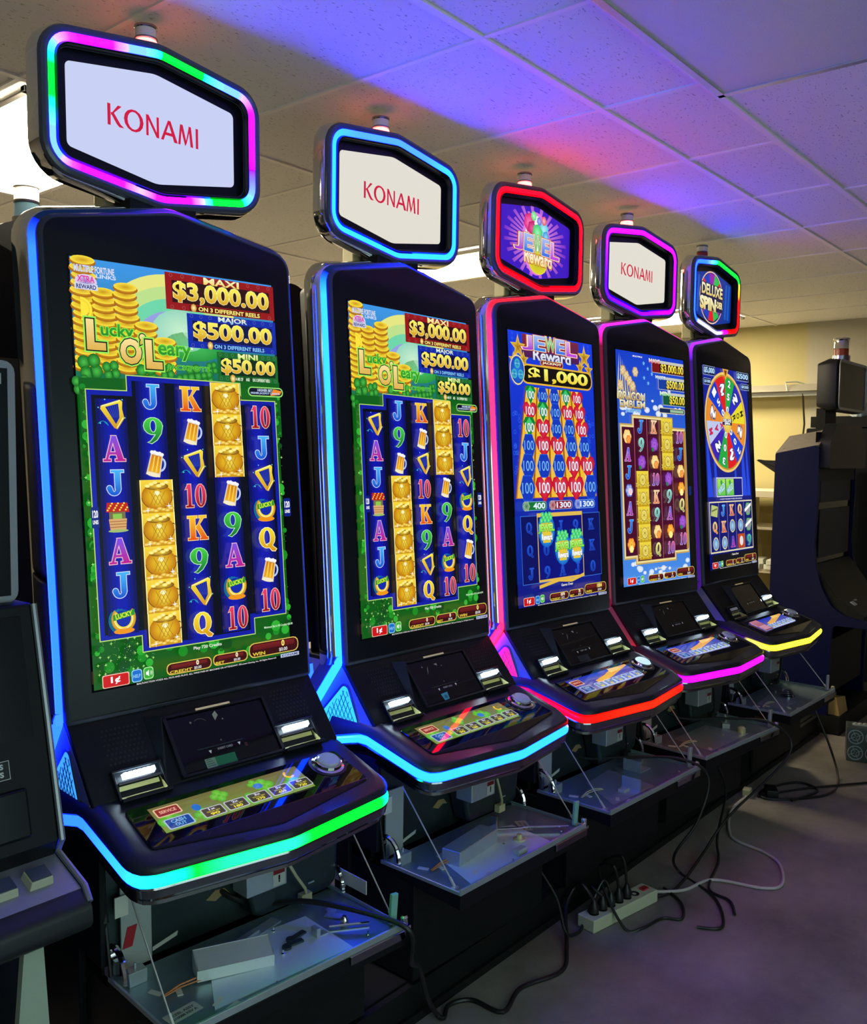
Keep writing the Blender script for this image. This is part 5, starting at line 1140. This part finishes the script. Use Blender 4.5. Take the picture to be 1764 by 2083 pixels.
q = MB(); q.prism([(-.13, .64), (-.06, .10), (.40, .10), (.40, .66), (-.13, .66)], -.31, .30, 'yz'); q.build('base_cabinet', PLM, r0, bevel=.004)
q = MB(); q.box((-.11, .0, .0), (.0, .0, .0)) if False else None
q = MB(); q.loft([[(.10, -.19, .0), (.255, -.17, .0), (.255, -.155, .0), (.10, -.175, .0)], [(.185, -.165, .40), (.262, -.150, .40), (.262, -.135, .40), (.185, -.15, .40)], [(.215, -.150, .645), (.250, -.145, .645), (.250, -.130, .645), (.215, -.135, .645)]]); tag(q.build('pale_board', MINTB := mat('pale_green_board', (.42, .48, .38), .6), None, (.53, 1.68, 0)), 'pale green-grey board leaning under the armrest of the leftmost machine', 'board')
q = MB(); q.tube([(.55+.17*cos(a), 1.50, .42+.12*sin(a)) for a in [k*.35-1.2 for k in range(11)]], .006, 8); tag(q.build('black_hose', RUB), 'black cable loop hanging under the leftmost machine, at the left edge', 'cable')

# ------------------------------------------------------------------ machines of the next row, backs towards us
def rear_machine(x, y, z0, z1, lab, w=.66, beac=True, neck=None):
    r = thing('slot_machine', lab, 'slot machine', (x, y, 0), 0, 'dark machines of the row behind')
    q = MB(); q.prism(rpoly([(-w/2, z0), (w/2, z0), (w/2, z1-.05), (w/2-.12, z1), (-w/2+.12, z1), (-w/2, z1-.05)], [.02, .02, .06, .08, .08, .06], 5), 0, .16); h = q.build('display_housing', PLM, r)
    q = MB(); q.tube([(w/2+.002, .0, z0+.02), (w/2+.002, 0, z1-.08), (w/2-.03, 0, z1-.035)], .004, 6); q.build('silver_edge', SILV, h)
    q = MB(); q.box((0, .30, .35+.05), (w-.06, .45, .78)); q.box((0, .14, (z0+.78)/2), (w*.5, .16, z0-.74)); q.build('lower_cabinet', PLM, r, bevel=.005)
    if beac:
        b = MB(); b.lathe([(.045, z1-.01), (.045, z1+.012), (.040, z1+.014)], (0, .08, 0), 24); bo = b.build('beacon', CHD, r)
        for n_, a_, b_, m_ in (('lower_lens', .014, .062, BLUEL), ('upper_lens', .066, .112, LENSW)):
            b = MB(); b.lathe([(.038, z1+a_), (.038, z1+b_)], (0, .08, 0), 24); b.build(n_, m_, bo)
        b = MB(); b.lathe([(.040, z1+.060), (.040, z1+.067)], (0, .08, 0), 24); b.build('divider_ring', CHD, bo)
        b = MB(); b.lathe([(.041, z1+.110), (.041, z1+.118), (.030, z1+.124), (.001, z1+.126)], (0, .08, 0), 24); b.build('cap', LENSW, bo)
    return r
BLUEL = mat('smoky_blue_lens', (.05, .10, .14), .2)
rear_machine(.86, 2.38, 1.74, 2.05, 'black display back behind the leftmost machine, top left edge')
rear_machine(1.50, 2.90, .82, 2.245, 'dark machine rising behind the largest lit one, with a grey and blue beacon', w=.30)
rear_machine(2.03, 2.45, .82, 2.09, 'dark machine back seen in the gap right of the nearest lit machine', w=.56, beac=False)
rear_machine(2.93, 2.45, .82, 2.13, 'dark machine behind the cyan lit one, only its pale beacon tip showing', w=.34)

# ------------------------------------------------------------------ dark machine at the right edge
r6 = thing('slot_machine', 'unlit navy slot machine with two blank grey screens at the right edge', 'slot machine', (5.2, 1.45, 0), 0)
sp = rpoly([(.375, .10), (.385, .46), (.373, 1.532), (.138, 1.580), (.135, 1.30), (.145, 1.03), (.135, .92), (.10, .80), (.045, .70), (-.03, .655), (-.15, .634), (-.15, .60), (.04, .60), (.05, .10)], [0, .05, .01, .02, .1, .1, .1, .1, .1, .08, .015, .015, .03, 0], 4)
q = MB(); q.prism(sp, 0, .03, 'yz'); q.build('side_panel', NAVY, r6, bevel=.002); q = MB(); q.prism(sp, .70, .73, 'yz'); q.build('side_panel', NAVY, r6, bevel=.002)
q = MB(); q.box((.365, .345, .80), (.68, .03, 1.40)); q.box((.365, .24, 1.47), (.67, .20, .18)); bd = q.build('cabinet', PLM, r6)
DUST = mat('dusty_top', (.20, .17, .13), .7, noise=.2, nscale=40, spec=.2)
q = MB(); q.loft([[(.0, .373, 1.532), (.0, .138, 1.580), (.15, .130, 1.669), (.15, .350, 1.631)], [(.02, .363, 1.50), (.02, .148, 1.55), (.15, .14, 1.62), (.15, .34, 1.59)]]); q.loft([[(.15, .35, 1.631), (.15, .130, 1.669), (.58, .130, 1.669), (.58, .35, 1.631)], [(.15, .34, 1.59), (.15, .14, 1.62), (.58, .14, 1.62), (.58, .34, 1.59)]]); q.build('top_cover', DUST, bd, smooth=False)
q = MB(); q.prism(rpoly([(.02, 1.45), (.71, 1.45), (.71, 1.60), (.60, 1.70), (.13, 1.70), (.02, 1.60)], [.01, .01, .08, .08, .08, .08], 5), .085, .150); q.build('arched_brow', PLA, bd, bevel=.004)
q = MB(); q.poly([(.02, .375, 1.485), (.02, .375, 1.42), (.02, .485, 1.490), (.02, .475, 1.497)]); q.tube([(.02, .375, 1.45), (.02, .485, 1.493), (.02, .375, 1.488)], .004, 6); q.build('rear_bracket', RUB, bd)
q = MB(); q.box((.365, .165, 1.22), (.67, .02, .86), Matrix.Rotation(.02, 3, 'X')); q.build('screen_frame', GLS, bd)
for z0, z1 in ((1.250, 1.525), (.940, 1.232)):
    q = MB(); q.box((.365, .150, (z0+z1)/2), (.56, .006, z1-z0-.02)); q.build('screen', mat('grey_blank_screen', (.022, .027, .036), .45, spec=.2), bd, bevel=.002)
q = MB(); q.prism([(.15, .92), (.02, .74), (-.12, .66), (-.12, .62), (.2, .62), (.2, .92)], .03, .70, 'yz'); dk = q.build('button_deck', PLM, r6, bevel=.004)
for k in range(4):
    q = MB(); q.box((.14+.09*k, -.03+.01*k, .71), (.05, .03, .012), Matrix.Rotation(.6, 3, 'X')); q.build('deck_button', WHT, dk, bevel=.002)
q = MB(); q.box((.365, .07, .36), (.60, .03, .30)); q.build('base_panel', WOOD, r6); 
q = MB(); q.box((.365, .18, .05), (.73, .40, .10)); q.build('plinth', WOOD, r6)
q = MB(); q.box((.36, .215, 1.73), (.20, .05, .12)); nk = q.build('neck', PLM, r6)
q = MB(); hx = rpoly([(.17, 1.775), (.72, 1.775), (.72, 2.06), (.17, 2.06)], .04, 5); shell(q, hx, [(-.01, .105), (0, .112), (.004, .16), (-.02, .22)], True, True); tp = q.build('topper', PLA, r6)
q = MB(); shell(q, hx, [(-.004, .098), (-.002, .094), (-.016, .094), (-.018, .100)], False, False); q.build('silver_frame', SILV, tp)
q = MB(); q.prism(off(hx, -.015), .100, .106); q.build('screen', DKS, tp)
b = MB(); b.lathe([(.05, 2.055), (.05, 2.095), (.038, 2.097)], (.41, .16, 0), 20); bo = b.build('beacon', CHR, r6)
b = MB(); b.lathe([(.040, 2.097), (.040, 2.135)], (.41, .16, 0), 20); b.build('orange_lens', mat('orange_lens', (.35, .06, .02), .2), bo)
b = MB(); b.lathe([(.044, 2.135), (.040, 2.142), (.040, 2.180), (.046, 2.188), (.044, 2.196), (.001, 2.198)], (.41, .16, 0), 20); b.build('clear_lens', CHR, bo)
r7 = thing('slot_machine', 'unlit machine past the navy one, its banded beacon at the right edge', 'slot machine', (6.15, 1.50, 0))
q = MB(); q.box((.35, .24, .90), (.70, .45, 1.60)); q.build('cabinet', PLM, r7, bevel=.01)
q = MB(); q.box((.35, .24, 1.74), (.68, .40, .07)); q.build('top_cover', PLM, r7)
b = MB(); b.lathe([(.05, 1.77), (.05, 1.86), (.04, 1.862)], (.05, .16, 0), 20); bo = b.build('beacon', STL, r7)
for z0, z1, m_ in ((1.862, 1.91, LENSW), (1.91, 1.94, mat('red_lens', (.4, .05, .03), .3)), (1.94, 2.0, LENSW)):
    b = MB(); b.lathe([(.04, z0), (.04, z1), (.001, z1)], (.05, .16, 0), 20); b.build('lens', m_, bo)
q = MB(); q.loft([[(0, 0, 0), (.15, 0, 0), (.15, .12, 0), (0, .12, 0)], [(0, .02, .10), (.13, .01, .085), (.15, .12, .07), (0, .12, .10)]])
tag(q.build('cardboard_box', mat('brown_cardboard', (.45, .30, .10), .7), None, (5.23, 1.44, .102)), 'torn brown cardboard box in the open base of the navy machine', 'cardboard box')

# ------------------------------------------------------------------ far wall: hanging light, bench
t = thing('workshop_light', 'switched-off grey tube light hung along the far cream wall', 'light', (7.30, 2.45, 2.02))
q = MB(); q.loft([[(-.10, -.95, 0), (.05, -.95, 0), (.05, .95, 0), (-.10, .95, 0)], [(-.03, -.95, .055), (.03, -.95, .055), (.03, .95, .055), (-.03, .95, .055)]]); q.build('hood', mat('dull_grey_enamel', (.30, .28, .22), .5), t)
q = MB(); q.box((-.03, .30, -.018), (.05, 1.2, .034)); q.build('tube_holder', WHT, t)
q = MB(); q.tube([(-.05, -.10, -.02), (-.05, -.12, -.25), (-.05, -.10, -.5), (-.04, -.10, -.85)], .007, 6); q.build('power_lead', RUB, t)
q = MB(); q.tube([(-.10, .0, 0), (-.09, .02, .07), (-.03, -.05, .075), (0, -.12, .05)], .006, 6); q.tube([(-.10, .42, -.03), (-.09, .38, .05), (-.03, .30, .065)], .004, 6); q.build('tie', WHT, t)
t = thing('workbench', 'cream shelved bench against the far wall, left of the navy machine', 'bench', (7.05, 2.75, 0))
q = MB(); q.box((0, 0, 1.24), (.55, 1.4, .05)); q.build('bench_top', CREAM := mat('cream_laminate', (.62, .56, .40), .5), t, bevel=.004)
for y in (-.66, -.05, .60):
    q = MB(); q.box((0, y, .62), (.50, .05, 1.20)); q.build('bench_support', CREAM, t)
q = MB(); q.box((.05, 0, .66), (.45, 1.36, .03)); q.box((.05, 0, .98), (.45, 1.36, .02)); q.build('bench_shelf', CREAM, t)
for k in range(7):
    q = MB(); q.box((0, 0, 0), (.22, .16, .035), Matrix.Rotation(.05*k-.1, 3, 'Z')); tag(q.build('paper_stack', PAP, None, (6.95, 2.18+.20*(k % 4)*.98, .694+.036*(k//4)), bevel=.002), ['thin paper pile on the bench shelf, left side', 'paper pile low on the bench shelf', 'paper pile in the middle of the bench shelf', 'paper pile at the right of the bench shelf', 'upper paper pile on the bench shelf, left side', 'upper paper pile turned askew on the bench shelf', 'topmost paper pile in the middle of the shelf'][k], 'papers', 'papers on the bench shelf')
q = MB(); q.box((0, 0, 0), (.25, .34, .02), Matrix.Rotation(.25, 3, 'X')); q.box((-.02, .05, .05), (.20, .30, .015), Matrix.Rotation(-.3, 3, 'X')); tag(q.build('black_bracket', RUBP, None, (6.2, 2.25, 1.52)), 'black open bracket sticking out behind the navy machine', 'bracket') if False else None

# ------------------------------------------------------------------ floor clutter
def psu(x, y, rz, lab, z=0):
    t = thing('power_supply', lab, 'power supply', (x, y, z), rz, 'fan boxes on the floor')
    q = MB(); q.box((0, 0, .085), (.16, .12, .17)); q.build('case', mat('grey_perforated_steel', (.10, .12, .11), .45, .5), t, bevel=.003)
    R = Matrix.Rotation(pi/2, 3, 'X')
    for z_ in (.045, .125):
        for fx in (-.04, .04):
            q = MB(); q.lathe([(.036, .0), (.036, .003), (.032, .003), (.032, 0)], (fx, -.0605, z_), 20, R, ring=True); q.lathe([(.020, 0), (.020, .002), (.017, .002), (.017, 0)], (fx, -.0605, z_), 16, R, ring=True)
            for k in range(4): a = k*pi/2+.4; q.tube([(fx+.004*cos(a), -.062, z_+.004*sin(a)), (fx+.033*cos(a), -.062, z_+.033*sin(a))], .0014, 5)
            q.build('fan_guard', STL, t)
    q = MB()
    for k in range(3): q.lathe([(.008, 0), (.008, .010), (.003, .013)], (-.04+.022*k, .0, .170), 10)
    q.box((-.018, 0, .172), (.07, .03, .005)); q.build('terminal', WHT, t)
psu(4.88, 1.225, -1.25, 'grey fan box on the floor at the right edge, left one of the pair')
psu(4.80, 1.065, -1.25, 'grey fan box at the right edge, the nearer and more cut off of the pair')
# power strip
a_ = atan2(1.339-1.424, 2.79-2.49); ps = thing('power_strip', 'cream multi-socket power strip on the concrete floor in front of the machines', 'power strip', (2.665, 1.398, 0), -.17)
q = MB(); q.box((0, 0, .021), (.335, .068, .042)); q.build('case', mat('cream_plastic', (.60, .62, .42), .4), ps, bevel=.004)
for k in range(6):
    q = MB(); q.lathe([(.0165, 0), (.0165, .002), (.013, .001), (.001, .0)], (-.128+.042*k, .0, .0415), 16); q.build('socket', RUB, ps)
q = MB(); q.box((.135, 0, .044), (.030, .018, .006)); q.build('switch', RED, ps)
def sm(pts, n=6):
    P = [Vector(p) for p in pts]; out = []
    for i in range(len(P)-1):
        p0, p1, p2, p3 = P[max(0, i-1)], P[i], P[i+1], P[min(len(P)-1, i+2)]
        for j in range(n):
            t = j/n; out.append(.5*((2*p1)+(-p0+p2)*t+(2*p0-5*p1+4*p2-p3)*t*t+(-p0+3*p1-3*p2+p3)*t*t*t))
    out.append(P[-1]); return out
def cord(pts, r, m, lab, cat='cable', plug=None, name='floor_cable', of=None):
    q = MB(); q.tube(sm(pts), r, 8); o = q.build('power_cord' if of else name, m)
    if of:
        o.parent = of; o.matrix_parent_inverse = (Matrix.Translation(of.location) @ of.rotation_euler.to_matrix().to_4x4()).inverted()
    else: tag(o, lab, cat, None)
    for pl in (plug or []):
        d = MB(); c, ax = Vector(pl[0]), Vector(pl[1]).normalized(); R = ax.to_track_quat('Z', 'Y').to_matrix(); d.lathe([(.013, 0), (.016, .004), (.016, .022), (.008, .036), (.006, .045)], c, 14, R); d.build('plug', RUB, o)
    return o
def sock(k): p = Vector((-.128+.042*k, 0, .044)); c, s = cos(-.17), sin(-.17); return Vector((2.665+c*p.x-s*p.y, 1.398+s*p.x+c*p.y, p.z))
UP = (0, 0, 1); z = .006
cord([(2.835, 1.37, .02), (2.95, 1.30, z), (3.092, 1.256, z), (3.144, 1.10, z), (3.215, 1.056, z), (3.37, 1.115, z), (3.44, 1.20, z), (3.475, 1.317, z), (3.54, 1.375, z), (3.758, 1.456, z), (3.97, 1.47, z)], .0055, CORDW, 'white extension cable looping over the floor from the power strip', of=ps)
q = MB(); q.box((3.99, 1.475, .018), (.05, .035, .034), Matrix.Rotation(.2, 3, 'Z')); tag(q.build('extension_socket', mat('ivory_plastic', (.55, .52, .30), .4), bevel=.004), 'ivory socket end of the white extension cable', 'socket')
m0_ = lambda i, x, y, zz: Vector((MPOS[i][0]+cos(MPOS[i][2])*x-sin(MPOS[i][2])*y, MPOS[i][1]+sin(MPOS[i][2])*x+cos(MPOS[i][2])*y, zz))
cord([m0_(0, -.02, -.05, .50), m0_(0, .02, -.10, .455), m0_(0, .09, -.13, .425), m0_(0, .16, -.22, .44), m0_(0, .25, -.36, .425), m0_(0, .29, -.43, .40), (1.60, 1.38, .30), (1.70, 1.44, .22), (1.755, 1.46, .115), (1.83, 1.49, .02), (1.845, 1.475, z), (1.90, 1.500, z), (1.958, 1.467, z), (1.97, 1.37, z), (2.094, 1.397, z), (2.24, 1.355, z), (2.36, 1.41, z), (2.50, 1.50, .05), (2.56, 1.50, .10), sock(0)+Vector((-.02, .03, .09)), sock(0)+Vector((0, 0, .04))], .0065, RUB, 'thick black cord leaving the nearest machine over its open door to the floor', plug=[(sock(0), UP)], of=MACH[0])
cord([m0_(1, -.12, -.02, .50), m0_(1, .02, -.06, .455), m0_(1, .12, -.09, .46), m0_(1, .20, -.10, .48)], .006, RUB, 'black cord inside the cyan lit machine, above its open door', of=MACH[1])
cord([m0_(2, -.10, -.05, .50), m0_(2, .0, -.10, .43), m0_(2, .10, -.20, .43), m0_(2, .22, -.36, .435), m0_(2, .29, -.44, .37), (3.05, 1.30, .22), (3.00, 1.36, .10), (3.07, 1.37, z), (2.97, 1.20, z), (2.80, 1.10, z), (2.74, 1.16, z)], .005, RUB, 'black cord hanging from the gem game machine to the floor', of=MACH[2])
cord([m0_(3, -.10, -.05, .50), m0_(3, .0, -.12, .43), m0_(3, .12, -.24, .43), m0_(3, .24, -.40, .42), m0_(3, .28, -.46, .30), (3.42, 1.33, .12), (3.25, 1.36, .02), (3.00, 1.33, z), (2.86, 1.34, z), (2.72, 1.45, z), sock(1)+Vector((0, .04, .06)), sock(1)+Vector((0, 0, .04))], .005, RUB, 'black cord from the maroon reel machine crossing the floor to the strip', plug=[(sock(1), UP)], of=MACH[3])
cord([(2.38, 1.56, .24), (2.42, 1.49, .12), (2.40, 1.44, .03), (2.46, 1.43, z), (2.52, 1.44, .02), sock(2)+Vector((-.02, .02, .08)), sock(2)+Vector((0, 0, .04))], .0048, RUB, 'shiny black cord coming out under the cyan machine', plug=[(sock(2), UP)], of=MACH[1])
cord([sock(3)+Vector((0, 0, .04)), sock(3)+Vector((-.02, .01, .12)), (2.66, 1.47, .14), (2.60, 1.42, .10), (2.58, 1.33, z), (2.62, 1.29, z), (2.72, 1.27, z), (2.76, 1.22, z), (2.86, 1.27, z), (2.92, 1.36, z)], .0048, RUB, 'black cord looped around the front of the power strip', plug=[(sock(3), UP)])
cord([sock(4)+Vector((0, 0, .04)), sock(4)+Vector((0, .02, .13)), (2.74, 1.50, .12), (2.72, 1.56, .06), (2.60, 1.60, .12)], .0048, RUB, 'black cord rising from the power strip back under the stand', plug=[(sock(4), UP)])
cord([(3.62, 1.50, .30), (3.60, 1.42, .16), (3.38, 1.36, .04), (3.25, 1.30, z), (3.02, 1.24, z), (2.98, 1.15, z), (2.90, 1.10, z)], .005, RUB, 'black cord dropping to the floor under the maroon reel machine', of=MACH[3])
cord([(4.63, 1.40, .30), (4.60, 1.30, .10), (4.45, 1.22, z), (4.25, 1.20, z), (4.10, 1.28, z), (4.00, 1.40, z), (4.10, 1.44, z), (4.30, 1.36, z), (4.25, 1.25, z), (4.05, 1.30, z)], .0055, RUB, 'coiled black cord on the floor by the last lit machine', plug=None, of=MACH[4])
cord([(4.0, 1.43, z), (4.25, 1.30, z), (4.60, 1.05, z), (5.0, .80, z)], .005, RUB, 'thin black cable running off to the right over the floor')
q = MB(); q.box((4.08, 1.40, .016), (.09, .05, .032), Matrix.Rotation(.5, 3, 'Z')); tag(q.build('power_adapter', RUB, bevel=.004), 'black power adapter lying beside the ivory socket end', 'adapter')
q = MB()
for k in range(5): q.tube([(2.60+.045*cos(a)*(1+.1*k), 1.66+.035*sin(a), .112+.010*k+.004*sin(3*a)) for a in [j*pi/8 for j in range(16)]], .005, 6, True)
tag(q.build('cable_coil', mat('rusty_orange_jacket', (.42, .14, .05), .5)), 'rusty orange coil of cable in the dark gap right of the cyan machine base', 'cable coil')
# loose aluminium channel lying in the nearest open door
q = MB(); R = Matrix.Rotation(-.34, 3, 'Z')
c0 = m0_(0, -.080, -.270, .394); Rm = Matrix.Rotation(MPOS[0][2], 3, 'Z') @ R
q.T = Matrix.Translation(c0) @ Rm.to_4x4()
for cc, dd in (((0, .026, .022), (.165, .003, .044)), ((0, 0, .0015), (.165, .052, .003)), ((0, -.026, .012), (.165, .003, .024)), ((0, .006, .020), (.165, .004, .004))): q.box(cc, dd)
q.prism([(-.026, 0), (.026, 0), (.026, .044), (-.026, .024)], -.0825, -.080, 'yz'); q.prism([(-.026, 0), (.026, 0), (.026, .044), (-.026, .024)], .080, .0825, 'yz'); q.poly([(-.0825, -.026, .024), (.0825, -.026, .024), (.0825, .026, .044), (-.0825, .026, .044)])
tag(q.build('aluminium_channel', ALU), 'pale aluminium channel lying loose in the open door of the nearest machine', 'metal channel')
q = MB(); Rz = Matrix.Rotation(-.95, 3, 'Z'); q.box((1.79, 1.70, .40), (.17, .05, .045), Rz); tag(q.build('paper_wrapped_box', PAP, None, bevel=.003), 'white label-covered box beside the right of the nearest open door', 'box') if False else None
for o in bpy.data.objects:
    if o.type == 'MESH' and not o.data.materials: print('no mat', o.name)
